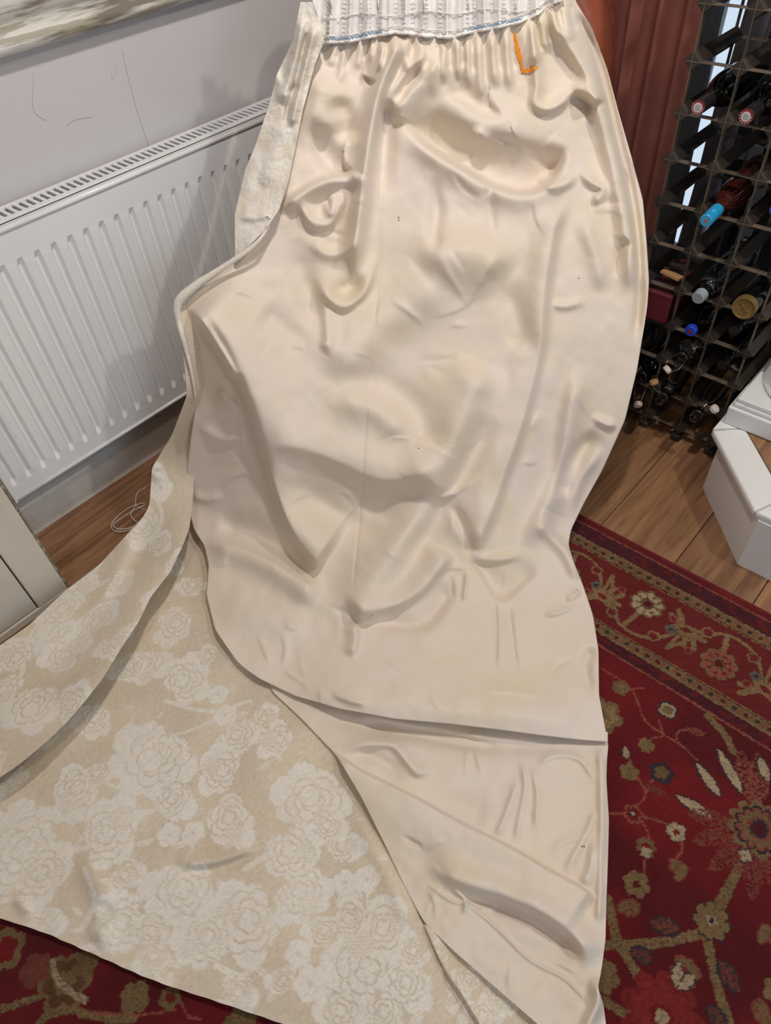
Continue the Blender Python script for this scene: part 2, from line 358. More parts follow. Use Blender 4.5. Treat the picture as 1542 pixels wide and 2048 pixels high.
# ------------------------------------------------------------------ cabinet at the left edge
cb = thing('cabinet', 'cream painted cabinet with recessed panel and worn edges against the left wall', 'cabinet', (-1.6, -.15, 0))
cx1 = -1.450
MB().box((-1.727, -.75, .02), (cx1-.012, .212, .92)).obj('body', M['cab'], cb, bevel=.003)
for a, b in (((cx1-.012, -.75, .004), (cx1, .222, .028)), ((cx1-.012, .138, .0285), (cx1, .222, .92)), ((cx1-.012, -.75, .82), (cx1, .1375, .92))):
    MB().box(a, b).obj('face_frame', M['cab'], cb, bevel=.003)
MB().box((cx1-.016, .222, .02), (cx1-.001, .2275, .92)).obj('worn_edge', M['cabedge'], cb, bevel=.002)
MB().box((cx1-.016, .203, 0), (cx1+.002, .2285, .020)).obj('foot', M['cork'], cb, bevel=.003)
MB().box((cx1-.0118, -.75, .0285), (cx1-.0095, .1375, .8195)).obj('groove', M['cabline'], cb)
MB().box((cx1-.0094, -.75, .0315), (cx1-.004, .1345, .816)).obj('panel', M['cab'], cb, bevel=.002)
MB().box((-1.745, -.77, .92), (cx1+.012, .235, .945)).obj('top', M['cab'], cb, bevel=.004)

# ------------------------------------------------------------------ stair: bottom step and newel
st = thing('stair_step', 'white painted bottom stair step with angled corner and wooden tread', 'stair step', (.3, 1.7, 0))
MB().prism([(-.330, 1.607), (-.141, 1.402), (1.0, 1.402), (1.0, 2.09), (-.330, 2.09)], 0, .168).obj('riser', M['steppaint'], st)
A = np.array([-.362, 1.622]); B = np.array([-.158, 1.405]); d1 = (B-A)/np.linalg.norm(B-A); n1 = np.array([-d1[1], d1[0]])
wdt = .088; Bi = np.array([B[0]+wdt*math.tan(math.radians(23.4)), B[1]+wdt])
MB().prism([tuple(A), tuple(B-d1*.0006), tuple(Bi-d1*.0006), tuple(A+n1*wdt+d1*.0)], .168, .190).obj('nosing', M['steppaint'], st, bevel=.007)
MB().prism([tuple(B+np.array([.0012, 0])), (1.0, B[1]), (1.0, B[1]+wdt), tuple(Bi+np.array([.0012, 0]))], .168, .190).obj('nosing', M['steppaint'], st, bevel=.007)
MB().prism([tuple(A+n1*(wdt+.001)), tuple(Bi+n1*.001), (1.0, B[1]+wdt+.001), (1.0, 2.09), (-.29, 2.09)], .168, .1885).obj('tread', M['wood'], st)
MB().prism([(-.362, 1.626), tuple(A+n1*wdt), (-.29, 2.09), (-.362, 2.09)], .168, .190).obj('tread_edge', M['steppaint'], st)
nw = thing('newel_post', 'chipped white newel post with turned base on a square plinth beside the wine rack', 'newel post', (-.2, 1.82, .19))
bx0, bx1, by0, by1 = -.3545, -.020, 1.666, 2.0
MB().box((bx0, by0, .1905), (bx1, by1, .245)).obj('plinth', M['distress2'], nw, bevel=.004)
MB().box((bx0+.008, by0+.008, .245), (bx1-.008, by1-.008, .258)).obj('moulding', M['distress2'], nw, bevel=.004)
MB().box((bx0+.012, by0+.012, .258), (bx1-.012, by1-.012, .272)).obj('cap_board', M['distress2'], nw, bevel=.003)
pc = ((bx0+bx1)/2+.01, (by0+by1)/2+.01, .272)
autosmooth(MB().lathe([(.150, 0), (.155, .006), (.150, .014), (.128, .020), (.124, .028), (.136, .045), (.138, .065), (.126, .095), (.10, .12), (.075, .14), (.065, .16), (.08, .17), (.08, .19), (.055, .21), (.05, .5), (.05, .9)], pc, (0, 0, 1), 40).obj('turned_base', M['distress2'], nw), 50)

# ------------------------------------------------------------------ wine rack
RFY, RBY = 1.752, 1.972
rx = [-.694, -.589, -.484, -.378]
rz = [1.405, 1.300, 1.195, 1.090, .985, .880, .778, .676, .572, .463, .355, .246, .141, .040]
rk = thing('wine_rack', 'dark wooden lattice wine rack with metal strips beside the rust curtain', 'wine rack', (-.53, 1.86, 0))
hd = .0205
bar0 = None
def place(proto, parent, loc, name=None):
    c = proto.copy(); COL.objects.link(c); c.parent = parent; c.location = loc; return c
for x in rx:
    for z in rz:
        if bar0 is None:
            b_ = MB(); e = .006
            prof_ = lambda h: [(x+h, z), (x, z+h), (x-h, z), (x, z-h)]
            vs = []; 
            for yy, h in ((RFY-.002, hd-.002), (RFY+e*.4, hd), (RBY-e*.4, hd), (RBY+.002, hd-.002)):
                vs += [(a, yy, c) for a, c in prof_(h)]
            fs = [(0, 1, 2, 3), (15, 14, 13, 12)]
            for k in range(3): fs += [(k*4+i, k*4+4+i, k*4+4+(i+1) % 4, k*4+(i+1) % 4) for i in range(4)]
            bar0 = b_.add(vs, fs).obj('bar', M['rackwood'], rk); bx_, bz_ = x, z
        else: place(bar0, rk, (x-bx_, 0, z-bz_))
for z in rz:
    for yy in (RFY-.0025, RBY-.014):
        MB().box((rx[0]-.016, yy, z-.0008), (rx[-1]+.020, yy+.017, z+.0008)).obj('horizontal_strip', M['steel'], rk)
for x in rx:
    for yy in (RFY-.0028, RBY-.014):
        MB().box((x-.0008, yy, .022), (x+.0008, yy+.017, rz[0]+.018)).obj('vertical_strip', M['steel'], rk)
for x in rx:
    MB().box((x-.014, RFY-.012, 0), (x+.014, RFY+.014, .0195)).obj('foot', M['rackwood'], rk, bevel=.002)
    MB().box((x-.014, RBY-.014, 0), (x+.014, RBY+.004, .0195)).obj('foot', M['rackwood'], rk, bevel=.002)

# ------------------------------------------------------------------ bottles (neck toward the room, axis along -y)
def rest(i, k, r): return (rx[i]+rx[i+1])/2, rz[k+1]+.002+max(r, 0)
def bottle(name, label, cat, tip, rad_, body, matb, neck_r=.014, neck_l=.085, length=.29, slope=0.0, group=None, dx=0):
    """tip = world position of the neck end; the body lies behind it"""
    ax = np.array([dx, 1.0, slope]); ax /= np.linalg.norm(ax)
    t = thing(name, label, cat, tuple(tip), group)
    p_ = [(neck_r*.9, 0), (neck_r, .002), (neck_r, .018), (neck_r*.93, .02), (neck_r*1.0, neck_l-.01), (neck_r*1.25, neck_l)]
    for q in np.linspace(0, 1, 8)[1:]:
        p_.append((neck_r*1.25+(rad_-neck_r*1.25)*math.sin(q*math.pi/2)**.9, neck_l+.045*(1-math.cos(q*math.pi/2))+.02*q))
    p_ += [(rad_, length-.012), (rad_*.94, length-.002), (rad_*.6, length)]
    MB().lathe(p_, tip, ax, 28).obj('body', matb, t, smooth=True)
    return t, ax
TY = 1.685
def cell(i, k, r): 
    x, z = rest(i, k, r); return x, z
# two dark reds with printed capsule ends
for j, (i, lab) in enumerate(((0, 'dark red wine bottle with black capsule, next to the rust curtain'), (1, 'dark red wine bottle with black capsule, between another bottle and the wall side of the rack'))):
    x, z = cell(i, 4, .037); tip = np.array([x+.008, 1.69, z-.002+.004])
    t, ax = bottle('wine_bottle', ['black-capped wine bottle in the rack cell bordering the rust curtain', 'black-capped wine bottle in the middle column of the rack, beside its twin'][j], 'bottle', tip, .037, None, M['dglass'])
    MB().lathe([(.0150, 0), (.0158, .002), (.0158, .050), (.0150, .056)], tip-ax*.003, ax, 28).obj('capsule', M['capsule'], t, smooth=False)
    MB().lathe([(.0148, 0), (.0148, .0008)], tip-ax*.0038, ax, 28).obj('capsule_print', M['redcap'], t)
    MB().lathe([(.0098, 0), (.0098, .0008)], tip-ax*.0044, ax, 24).obj('crest_ring', M['whitecap'], t)
    MB().lathe([(.0062, 0), (.0062, .0006)], tip-ax*.0049, ax, 16).obj('crest', M['clearcap'], t)
    lt = MB()
    for a in range(9):
        q = math.radians(150+a*26); px_ = tip+np.array([math.cos(q)*.0123, -.0047, math.sin(q)*.0123])
        lt.box(px_-np.array([.0008, .0003, .0012]), px_+np.array([.0008, .0003, .0012]))
    lt.obj('lettering', M['whitecap'], t)
# rose with turquoise cap
x, z = cell(1, 6, .040); tip = np.array([x-.010, 1.676, z-.020])
t, ax = bottle('wine_bottle', 'rose wine bottle with bright turquoise screw cap', 'bottle', tip, .034, None, M['rose'], slope=.08)
MB().lathe([(.0135, 0), (.0152, .002), (.0152, .022), (.0144, .023), (.0152, .024), (.0152, .027), (.0144, .028), (.0152, .029), (.0152, .058), (.0145, .060)], tip-ax*.004, ax, 32).obj('screw_cap', M['turq'], t)
MB().lathe([(.004, 0), (.004, .0006)], tip-ax*.0046, ax, 14).obj('cap_mark', M['redseal'], t)
# clear bottle with whitish cap
x, z = cell(1, 8, .038); tip = np.array([-.522, 1.70, .494])
t, ax = bottle('water_bottle', 'clear bottle with milky white screw cap above the blue-capped one', 'bottle', tip, .032, None, M['glass'], neck_r=.0125, neck_l=.05, slope=.05)
MB().lathe([(.014, 0), (.0162, .002), (.0162, .018), (.0172, .019), (.0172, .023)], tip-ax*.004, ax, 28).obj('screw_cap', M['clearcap'], t)
# jar with gold lid
tip = np.array([-.408, 1.695, .507])
t = thing('glass_jar', 'dark glass jar with embossed gold metal lid', 'jar', tuple(tip)); ax = np.array([0, 1, .0])
MB().lathe([(.026, .004), (.0275, .012), (.0282, .02), (.0282, .15), (.024, .155)], tip, ax, 32).obj('body', M['dglass'], t, smooth=True)
autosmooth(MB().lathe([(.022, .001), (.024, .0), (.0262, -.0015), (.0285, -.0005), (.0290, .003), (.0290, .016)], tip, ax, 36).obj('lid', M['gold'], t))
em = MB()
for (a, b, c, d) in ((-.012, .004, .0, .009), (-.004, -.006, .006, .004), (.004, -.01, .012, -.004)):
    em.tube([tip+np.array([a, -.0004, b]), tip+np.array([(a+c)/2+.002, -.0004, (b+d)/2]), tip+np.array([c, -.0004, d])], .0016, 6)
em.obj('embossing', M['gold'], t, smooth=True)
# blue cap bottle
tip = np.array([-.519, 1.705, .394])
t, ax = bottle('water_bottle', 'dark bottle with ridged royal blue cap and red dot', 'bottle', tip, .029, None, M['dglass'], neck_r=.0115, neck_l=.06)
ri = MB().lathe([(.0128, 0), (.0142, .0015), (.0142, .016)], tip-ax*.003, ax, 28)
for a in range(28):
    q = 2*math.pi*a/28; c = tip+np.array([math.cos(q)*.0142, 0, math.sin(q)*.0142]); ri.box(c-np.array([.0006, .001, .0006]), c+np.array([.0006, .013, .0006]))
ri.obj('screw_cap', M['bluecap'], t)
MB().lathe([(.0055, 0), (.0055, .0006)], tip-ax*.0036, ax, 18).obj('cap_dot', M['redcap'], t)
# swing top bottles
def swing(label, tip, rad_, cap_off, capmat, slope=.05, matb=None, dxx=0, neck_l=.06, bail=True):
    t, ax = bottle('swing_top_bottle', label, 'bottle', np.array(tip), rad_, None, matb or M['glass'], neck_r=.0135, neck_l=neck_l, slope=slope, dx=dxx, length=.25)
    tip = np.array(tip); c = tip+np.array(cap_off); ca = np.array(cap_off)/np.linalg.norm(cap_off)
    autosmooth(MB().lathe([(.011, .0), (.0125, -.002), (.0125, -.011), (.0105, -.0135)], c+ca*.012, ca, 24).obj('stopper', capmat, t))
    MB().lathe([(.0095, 0), (.0105, .002), (.0095, .004)], c-ca*.003, ca, 18).obj('seal', M['redseal'], t, smooth=True)
    # wire bail
    base = tip+ax*.022; s = np.array([.0155, 0, 0])
    w_ = MB()
    w_.tube([base+np.array([math.cos(q)*.0150, 0, math.sin(q)*.0150]) for q in np.linspace(0, 2*math.pi, 20)[:-1]], .0009, 6, closed=True)
    side = np.cross(ca, [0, 1, .2]); side /= np.linalg.norm(side)
    for sg in (-1, 1):
        w_.tube([base+s*sg, (base+s*sg+c+side*sg*.016)/2+ca*.004+side*sg*.006, c+side*sg*.0125+ca*.004], .0009, 6)
    w_.tube([c+side*.0135+ca*.004, c-side*.0135+ca*.004], .0009, 6)
    w_.obj('wire_bail', M['wire'], t, smooth=True)
    return t
swing('large clear swing-top bottle with round porcelain stopper hanging open', (-.527, 1.700, .296), .041, (-.012, -.020, -.016), M['porcelain'])
swing('swing-top bottle with white stopper dangling on a square wire bail, lowest beside the cream curtain', (-.628, 1.715, .178), .036, (.034, -.050, -.035), M['porcelain'], matb=M['dglass'])
swing('small clear swing-top bottle with orange cork stopper flipped up', (-.538, 1.675, .165), .030, (-.030, .010, .046), M['cork'], slope=.12, dxx=-.05, neck_l=.05)
swing('small clear swing-top bottle with pink stopper flipped sideways next to the newel plinth', (-.432, 1.675, .155), .026, (.040, .004, .052), M['porcelain'], slope=.09, dxx=.0, neck_l=.05)
# dark bottles at the back of the cells
for (i, k, lab) in ((2, 9, 'small dark green bottle lying deep in the cell beside the blue cap'), (2, 10, 'small brown glass bottle lying deep in the cell above the pink stopper'), (2, 6, 'dark bottle with blue label lying in the cell right of the turquoise cap')):
    x, z = cell(i, k, .036)
    t, ax = bottle('dark_bottle', lab, 'bottle', np.array([x, 1.775, z]), .034, None, M['dglass'], length=.19, neck_l=.05)
    MB().lathe([(.0135, 0), (.0150, .002), (.0150, .02)], np.array([x, 1.772, z]), (0, 1, 0), 20).obj('cap', M['bluecap'] if k == 6 else M['capsule'], t)
# red box in the left column
bxr = thing('gift_box', 'maroon cardboard box wedged in the wine rack beside the cream curtain', 'box', (-.635, 1.80, .36))
MB().box((-.674, 1.742, .364), (-.603, 1.95, .434)).obj('body', M['redbox'], bxr, bevel=.002)
MB().box((-.675, 1.741, .4342), (-.602, 1.951, .446)).obj('lid', M['redbox'], bxr, bevel=.002)
# loose slips of card above the box
ps = thing('wood_offcut', 'small thin wooden offcuts lying in the rack cell above the maroon box', 'offcut', (-.635, 1.80, .482))
for a, b, c, ang, mt in ((-.635, 1.80, .4835, .15, 'cabline'), (-.628, 1.772, .4905, -.25, 'cork'), (-.622, 1.81, .4975, .35, 'rackwood')):
    o = MB().box((-.030, -.011, -.003), (.030, .011, .003)).obj('strip', M[mt], None); o.parent = ps
    o.location = (a+.635, b-1.80, c-.482); o.rotation_euler = (0, 0, ang)

# ------------------------------------------------------------------ rust drape in the corner
V = []; F = []; nx, nz = 150, 24
for j in range(nz):
    z = .03+2.0*j/(nz-1)
    for i in range(nx):
        x = -1.26+.445*i/(nx-1)
        q = (x+.905+.012*math.sin(z*1.3))*2*math.pi/.072; y = 2.045-.024*math.cos(q+.35*math.sin(q))*(.85+.2*math.sin(x*23))+.004*math.sin(z*3+x*30)
        V.append((x, y, z))
for j in range(nz-1):
    for i in range(nx-1): F.append((j*nx+i, j*nx+i+1, (j+1)*nx+i+1, (j+1)*nx+i))
dr = mesh_obj('drape', V, F, M['drape'], None, True, label='rust brown velvet drape hanging in vertical folds behind the leather chair', category='curtain')


# ------------------------------------------------------------------ leather tub chair under the cloth
def rf(r, f, z=0): return np.array([0, 0, z])+RH*r+FH*f
ch = thing('armchair', 'tan brown leather armchair with pleated rolled back, mostly hidden under the cream curtain', 'armchair', tuple(rf(.15, 1.7)))
def superell(c, s, e1=.6, e2=.6, nu=40, nv=24, ang=0, pleat=0):
    V = []; F = []
    sp = lambda v, e: math.copysign(abs(v)**e, v)
    for j in range(nv+1):
        ph = -math.pi/2+math.pi*j/nv
        for i in range(nu):
            th = 2*math.pi*i/nu
            a = sp(math.cos(ph), e1)*sp(math.cos(th), e2); b = sp(math.cos(ph), e1)*sp(math.sin(th), e2); z = sp(math.sin(ph), e1)
            w = 1+pleat*math.sin(i*5)*abs(math.sin(th))**8
            r, f = a*s[0]*w, b*s[1]
            r, f = r*math.cos(ang)-f*math.sin(ang), r*math.sin(ang)+f*math.cos(ang)
            V.append(rf(c[0]+r, c[1]+f, c[2]+z*s[2]))
    for j in range(nv):
        for i in range(nu): F.append((j*nu+i, j*nu+(i+1) % nu, (j+1)*nu+(i+1) % nu, (j+1)*nu+i))
    return V, F
V, F = superell((.315, 2.03, .80), (.36, .10, .40), .55, .75); mesh_obj('back', V, F, M['leather'], ch, True)
# rolled edge of the back with pleats: a fat ring swept round the back's outline
def roll(cr, cf, hw, z0, z1, rad_):
    P = []
    for q in np.linspace(0, 1, 60):
        a = math.pi*(1-q)
        P.append(rf(cr+hw*math.copysign(abs(math.cos(a))**.55, math.cos(a)), cf, z0+(z1-z0)*math.sin(a)**.55))
    return P
P = roll(.315, 1.985, .315, .50, 1.13, .06)
mb = MB(); mb.tube(P, [.062+.0022*(i % 2) for i in range(60)], 20); mb.obj('rolled_edge', M['leather'], ch, smooth=True)
V, F = superell((.16, 1.72, .27), (.40, .26, .10), .5, .5); mesh_obj('seat_cushion', V, F, M['leather'], ch, True)
V, F = superell((.16, 1.72, .16), (.42, .28, .08), .3, .3); mesh_obj('base', V, F, M['leather'], ch, True)
V, F = superell((-.225, 1.70, .30), (.075, .25, .17), .5, .6, ang=-.35); mesh_obj('arm', V, F, M['leather'], ch, True)
V, F = superell((.575, 1.72, .28), (.065, .24, .16), .5, .6, ang=.0); mesh_obj('arm', V, F, M['leather'], ch, True)
for r, f in ((-.12, 1.52), (.46, 1.52), (-.05, 1.92), (.48, 1.92)):
    MB().lathe([(.018, 0), (.026, .05), (.03, .10)], rf(r, f, 0), (0, 0, 1), 14).obj('leg', M['rackwood'], ch, smooth=True)

# ------------------------------------------------------------------ rug
RUGZ, RX0, RX1, RYN, RYF = .010, -1.02, .62, -.62, 1.292
step = .0024
gx = np.arange(RX0, RX1+1e-6, step); gy = np.arange(RYN, RYF+1e-6, step)
GX, GY = np.meshgrid(gx, gy)
C = np.zeros(GX.shape+(3,)); rgb = lambda c: np.array(lin(c)[:3])
JX = GX+.0016*vnoise(GX*330, GY*330, 3)+.0010*vnoise(GX*160, GY*160, 5); JY = GY+.0016*vnoise(GX*330+50, GY*330, 4)+.0010*vnoise(GX*160, GY*160+9, 6)
RED, DRED, PUR, TAN, CRM, PINK, OLV, NAVY, BRD = rgb((122, 24, 28)), rgb((92, 18, 24)), rgb((74, 26, 36)), rgb((150, 122, 84)), rgb((186, 164, 132)), rgb((160, 88, 72)), rgb((124, 102, 68)), rgb((50, 46, 52)), rgb((118, 36, 34))
C[:] = RED
C += (DRED-RED)*np.clip(.5+.8*vnoise(GX*9, GY*9, 11), 0, 1)[..., None]
def win_(cx, cy, r):
    i0 = max(0, int((cx-r-RX0)/step)); i1 = min(len(gx), int((cx+r-RX0)/step)+2); j0 = max(0, int((cy-r-RYN)/step)); j1 = min(len(gy), int((cy+r-RYN)/step)+2)
    return (slice(j0, j1), slice(i0, i1)) if i1 > i0 and j1 > j0 else None
def put(sl, mask, col, a=1.0):
    t = C[sl]; t[mask] = t[mask]*(1-a)+col*a
def rline(pts, w, col, n=60, speckle=False, a=1.0):
    P = catmull(pts, n); c = P.mean(0); r = np.abs(P-c).max()+w*2; sl = win_(c[0], c[1], r)
    if sl is None: return
    X, Y = JX[sl], JY[sl]; D = np.full(X.shape, 9.)
    for p, q in zip(P[:-1], P[1:]):
        e = q-p; t = np.clip(((X-p[0])*e[0]+(Y-p[1])*e[1])/(e@e+1e-12), 0, 1); D = np.minimum(D, (X-p[0]-t*e[0])**2+(Y-p[1]-t*e[1])**2)
    mk = D < w*w
    if speckle: put(sl, D < (w*1.05)**2, col*.62); mk &= vnoise(X*420, Y*420, 21) > -.25
    put(sl, mk, col, a)
def petals(cx, cy, R, n, cols, rot=0, depth=.28, ecc=1.0):
    """cols: list of (fraction, colour) from outside in"""
    sl = win_(cx, cy, R*1.2)
    if sl is None: return
    X, Y = JX[sl]-cx, JY[sl]-cy; rho = np.hypot(X*ecc, Y); th = np.arctan2(Y, X*ecc)+rot
    for fr, col in cols: put(sl, rho < R*fr*(1-depth*(1-np.abs(np.cos(n*th/2))**.7)), col)
def leafr(cx, cy, L, wd_, ang, col, out=None, speckle=False):
    sl = win_(cx, cy, L)
    if sl is None: return
    X, Y = JX[sl]-cx, JY[sl]-cy; u = X*math.cos(ang)+Y*math.sin(ang); v = -X*math.sin(ang)+Y*math.cos(ang)
    s = np.clip(1-(2*u/L)**2, 0, 1)*(1+.35*u/L)
    if out is not None: put(sl, np.abs(v) < (wd_/2+.0035)*np.sqrt(s)*np.sign(s), out)
    mk = np.abs(v) < wd_/2*s
    if speckle: mk &= vnoise(X*430+9, Y*430, 8) > -.1
    put(sl, mk, col)
fl = lambda x, y: at_z(np.array(float(x)), np.array(float(y)), RUGZ)[:2]
FL = lambda pts: [fl(*q) for q in pts]
# border bands measured from the far edge
dist = RYF-JY
def band(a, b, col, al=1.0):
    mk = (dist >= a) & (dist < b); C[mk] = C[mk]*(1-al)+col*al
band(.018, .0235, PINK*.8); band(.0235, .064, PUR); mk = (dist > .028) & (dist < .060) & (vnoise(GX*60+GY*30, GY*90, 31) > .35); C[mk] = BRD*.75
band(.064, .067, TAN); band(.067, .092, OLV*1.05); band(.092, .095, DRED); band(.095, .0975, TAN)
band(.0975, .272, BRD*.92); band(.272, .2745, TAN); band(.2745, .277, DRED); band(.277, .300, OLV*1.05); band(.300, .303, TAN)
band(.303, .331, PUR); mk = (dist > .305) & (dist < .330) & (vnoise(GX*60-GY*30, GY*90, 33) > .3); C[mk] = BRD*.75
band(.331, .336, PINK*.85)
for k, x in enumerate(np.arange(RX0, RX1, .026)):
    for dd in (.0795, .2885):
        petals(x, RYF-dd, .006, 4, [(1.0, DRED if k % 2 else NAVY)], rot=.4)
        rline([(x+.009, RYF-dd-.006), (x+.017, RYF-dd+.006)], .0016, PINK*.8, 4)
# border flowers and vines (period .235 along x)
f1 = fl(1301, 1200); f2 = fl(1436, 1330); per = f2[0]-f1[0]
for k in range(-4, 4):
    fx_ = f1[0]+k*per; yv = RYF-.185; up = 1 if k % 2 == 0 else -1
    fy_ = yv+.030 if up > 0 else yv-.02
    rline([(fx_-.11, yv+.055*up), (fx_-.075, yv-.005*up), (fx_-.03, yv-.060*up), (fx_+.03, yv-.066*up), (fx_+.075, yv-.03*up), (fx_+.10, yv+.02*up), (fx_+per-.11, yv-.055*up)], .0042, TAN*.9)
    rline([(fx_-.015, yv-.058*up), (fx_-.004, fy_-.035*up)], .0058, TAN*.95)
    petals(fx_, fy_, .043, 9, [(1, OLV*1.1), (.86, CRM if k % 2 == 0 else PINK*.9), (.42, OLV), (.22, DRED)], rot=.3, depth=.22)
    for a in range(9):
        q = a*2*math.pi/9; petals(fx_+.026*math.cos(q), fy_+.026*math.sin(q), .0046, 4, [(1, OLV if k % 2 == 0 else BRD)])
        rline([(fx_+.006*math.cos(q), fy_+.006*math.sin(q)), (fx_+.019*math.cos(q), fy_+.019*math.sin(q))], .0013, DRED, 4)
    # forked leaf figure between flowers
    lx, ly = fx_+per*.5, yv+.018*up
    for (a0, b0, a1, b1) in ((0, 0, -.045, .022), (-.005, .005, -.035, .042), (.0, 0, .035, .015), (.012, -.01, .05, -.002), (.005, -.008, .018, -.042), (.02, -.006, .042, -.036)):
        rline([(lx+a0, ly+b0*up), (lx+(a0+a1)/2, ly+((b0+b1)/2+.004)*up), (lx+a1, ly+b1*up)], .0062, TAN*.95)
    leafr(lx, ly, .06, .03, .2*up, TAN*.95); leafr(lx+.003, ly, .03, .014, .2*up, BRD); petals(lx-.024, ly-.020*up, .014, 6, [(1, rgb((104, 100, 90))), (.4, NAVY)])
    for s in (-.055, .055): petals(fx_+s, yv-.045*up, .016, 5, [(1, TAN*.9), (.7, BRD)], rot=.7*k); petals(fx_+s*1.25, yv+.03*up, .012, 5, [(1, PINK*.85), (.6, BRD)], rot=.5)
# field: right hand side
vt = dict(w=.0105, col=OLV*1.15, speckle=True)
def vine(pts, w=.0075, col=None): rline(FL(pts), w, OLV*1.2 if col is None else col, 80, True)
def thin(pts, col=None): rline(FL(pts), .0022, PINK*.85 if col is None else col, 60)
vine([(1416, 1432), (1450, 1470), (1466, 1502)]); vine([(1490, 1725), (1460, 1775), (1440, 1815)], .011)
vine([(1205, 1890), (1290, 1888), (1370, 1875), (1415, 1862)], .008); vine([(1420, 1880), (1440, 1960), (1465, 2060), (1480, 2120)], .008)
vine([(1217, 1800), (1235, 1880), (1270, 1940), (1290, 1975)], .008); vine([(1205, 2000), (1245, 2025), (1290, 2050)], .007)
thin([(1200, 1335), (1262, 1378), (1290, 1440), (1330, 1470), (1362, 1490), (1395, 1520)]); thin([(1262, 1378), (1288, 1376)]); thin([(1326, 1468), (1318, 1440)]); thin([(1352, 1478), (1360, 1462), (1380, 1460)]); thin([(1325, 1472), (1305, 1476)])
thin([(1215, 1627), (1262, 1628), (1300, 1637), (1345, 1655), (1365, 1690), (1355, 1715)]); thin([(1268, 1620), (1291, 1588), (1275, 1555), (1258, 1515)]); thin([(1291, 1588), (1308, 1555)]); thin([(1282, 1640), (1298, 1675), (1290, 1720), (1285, 1755), (1260, 1790)])
for (x, y, R, n_, cl) in ((1242, 1375, .020, 5, [(1, OLV), (.5, TAN)]), (1335, 1420, .024, 4, [(1, NAVY), (.8, CRM*.8), (.5, OLV)]), (1205, 1430, .045, 6, [(1, OLV), (.75, TAN), (.3, OLV)]),
    (1293, 1490, .018, 8, [(1, OLV*1.1)]), (1258, 1543, .020, 5, [(1, OLV*1.1)]), (1323, 1545, .026, 5, [(1, NAVY), (.6, OLV*.8)]), (1266, 1628, .021, 6, [(1, PINK*.8), (.7, RED), (.4, NAVY), (.2, CRM)]),
    (1352, 1664, .021, 5, [(1, NAVY), (.9, CRM*.95), (.3, BRD)]), (1292, 1694, .019, 7, [(1, OLV), (.5, RED)]), (1292, 1704, .010, 4, [(1, CRM*.9)]), (1273, 1768, .025, 6, [(1, OLV*1.15), (.3, DRED)]),
    (1351, 1730, .014, 4, [(1, PINK*.7), (.7, OLV)]), (1425, 1842, .036, 8, [(1, NAVY*.8), (.92, OLV*1.15), (.3, CRM*.8), (.18, NAVY)]), (1372, 1945, .028, 5, [(1, PINK*.7), (.85, OLV), (.3, BRD)]),
    (1205, 1950, .03, 6, [(1, OLV)]), (1530, 1860, .02, 5, [(1, OLV)]), (1325, 2035, .07, 9, [(1, BRD*1.15), (.85, RED), (.8, BRD*1.3), (.3, RED), (.2, CRM*.8)]), (1535, 2030, .03, 5, [(1, OLV)])):
    c = fl(x, y); petals(c[0], c[1], R, n_, cl, rot=x*.37)
for (x, y, L, w_, a, col, out, sp) in ((1252, 1507, .028, .014, 2.2, CRM*.9, NAVY, False), (1392, 1463, .045, .018, .3, PINK*.7, None, True), (1362, 1745, .04, .016, 1.6, OLV, PINK*.6, False), (1258, 1815, .045, .024, .8, OLV, PINK*.6, True),
    (1330, 1852, .05, .028, .5, PINK*.5, NAVY, True), (1355, 1950, .04, .018, 1.9, CRM*.9, NAVY, False), (1383, 1965, .04, .016, .9, CRM*.9, NAVY, False), (1468, 1945, .06, .03, 1.6, PINK*.45, NAVY, True), (1283, 1910, .04, .022, .3, PINK*.45, NAVY, True), (1428, 2035, .05, .03, 1.5, PINK*.45, NAVY, True), (1310, 1580, .05, .018, .2, PINK*.5, None, True)):
    c = fl(x, y); leafr(c[0], c[1], L, w_, a, col, out, sp)
# big palmette at the right edge
pc_ = fl(1520, 1660)
for k, a in enumerate(np.linspace(2.2, -.9, 8)):
    a2 = a+.25*math.sin(k*2); L = .105; ctr = pc_+np.array([math.cos(a2), math.sin(a2)])*.100
    leafr(ctr[0], ctr[1], L*1.25, .040, a2, PINK*.85, None, True)
for (x, y, xx, yy) in ((1355, 1592, 1422, 1634), (1395, 1528, 1436, 1588), (1437, 1501, 1482, 1582), (1520, 1516, 1535, 1560)):
    a_, b_ = fl(x, y), fl(xx, yy); c = (a_+b_)/2; e = b_-a_; leafr(c[0], c[1], np.linalg.norm(e)*1.15, .020, math.atan2(e[1], e[0]), CRM*1.0, NAVY)
for a in np.linspace(3.6, 5.6, 6): leafr(pc_[0]+.085*math.cos(a), pc_[1]+.085*math.sin(a), .11, .035, a, PINK*.6, None, True)
petals(pc_[0], pc_[1], .060, 12, [(1, OLV*1.1), (.82, NAVY*.9), (.72, PINK*.8), (.62, OLV), (.42, PINK*.7), (.34, NAVY), (.22, DRED)], depth=.22)
c = fl(1492, 1712); petals(c[0], c[1], .016, 4, [(1, NAVY), (.8, CRM*.9)])
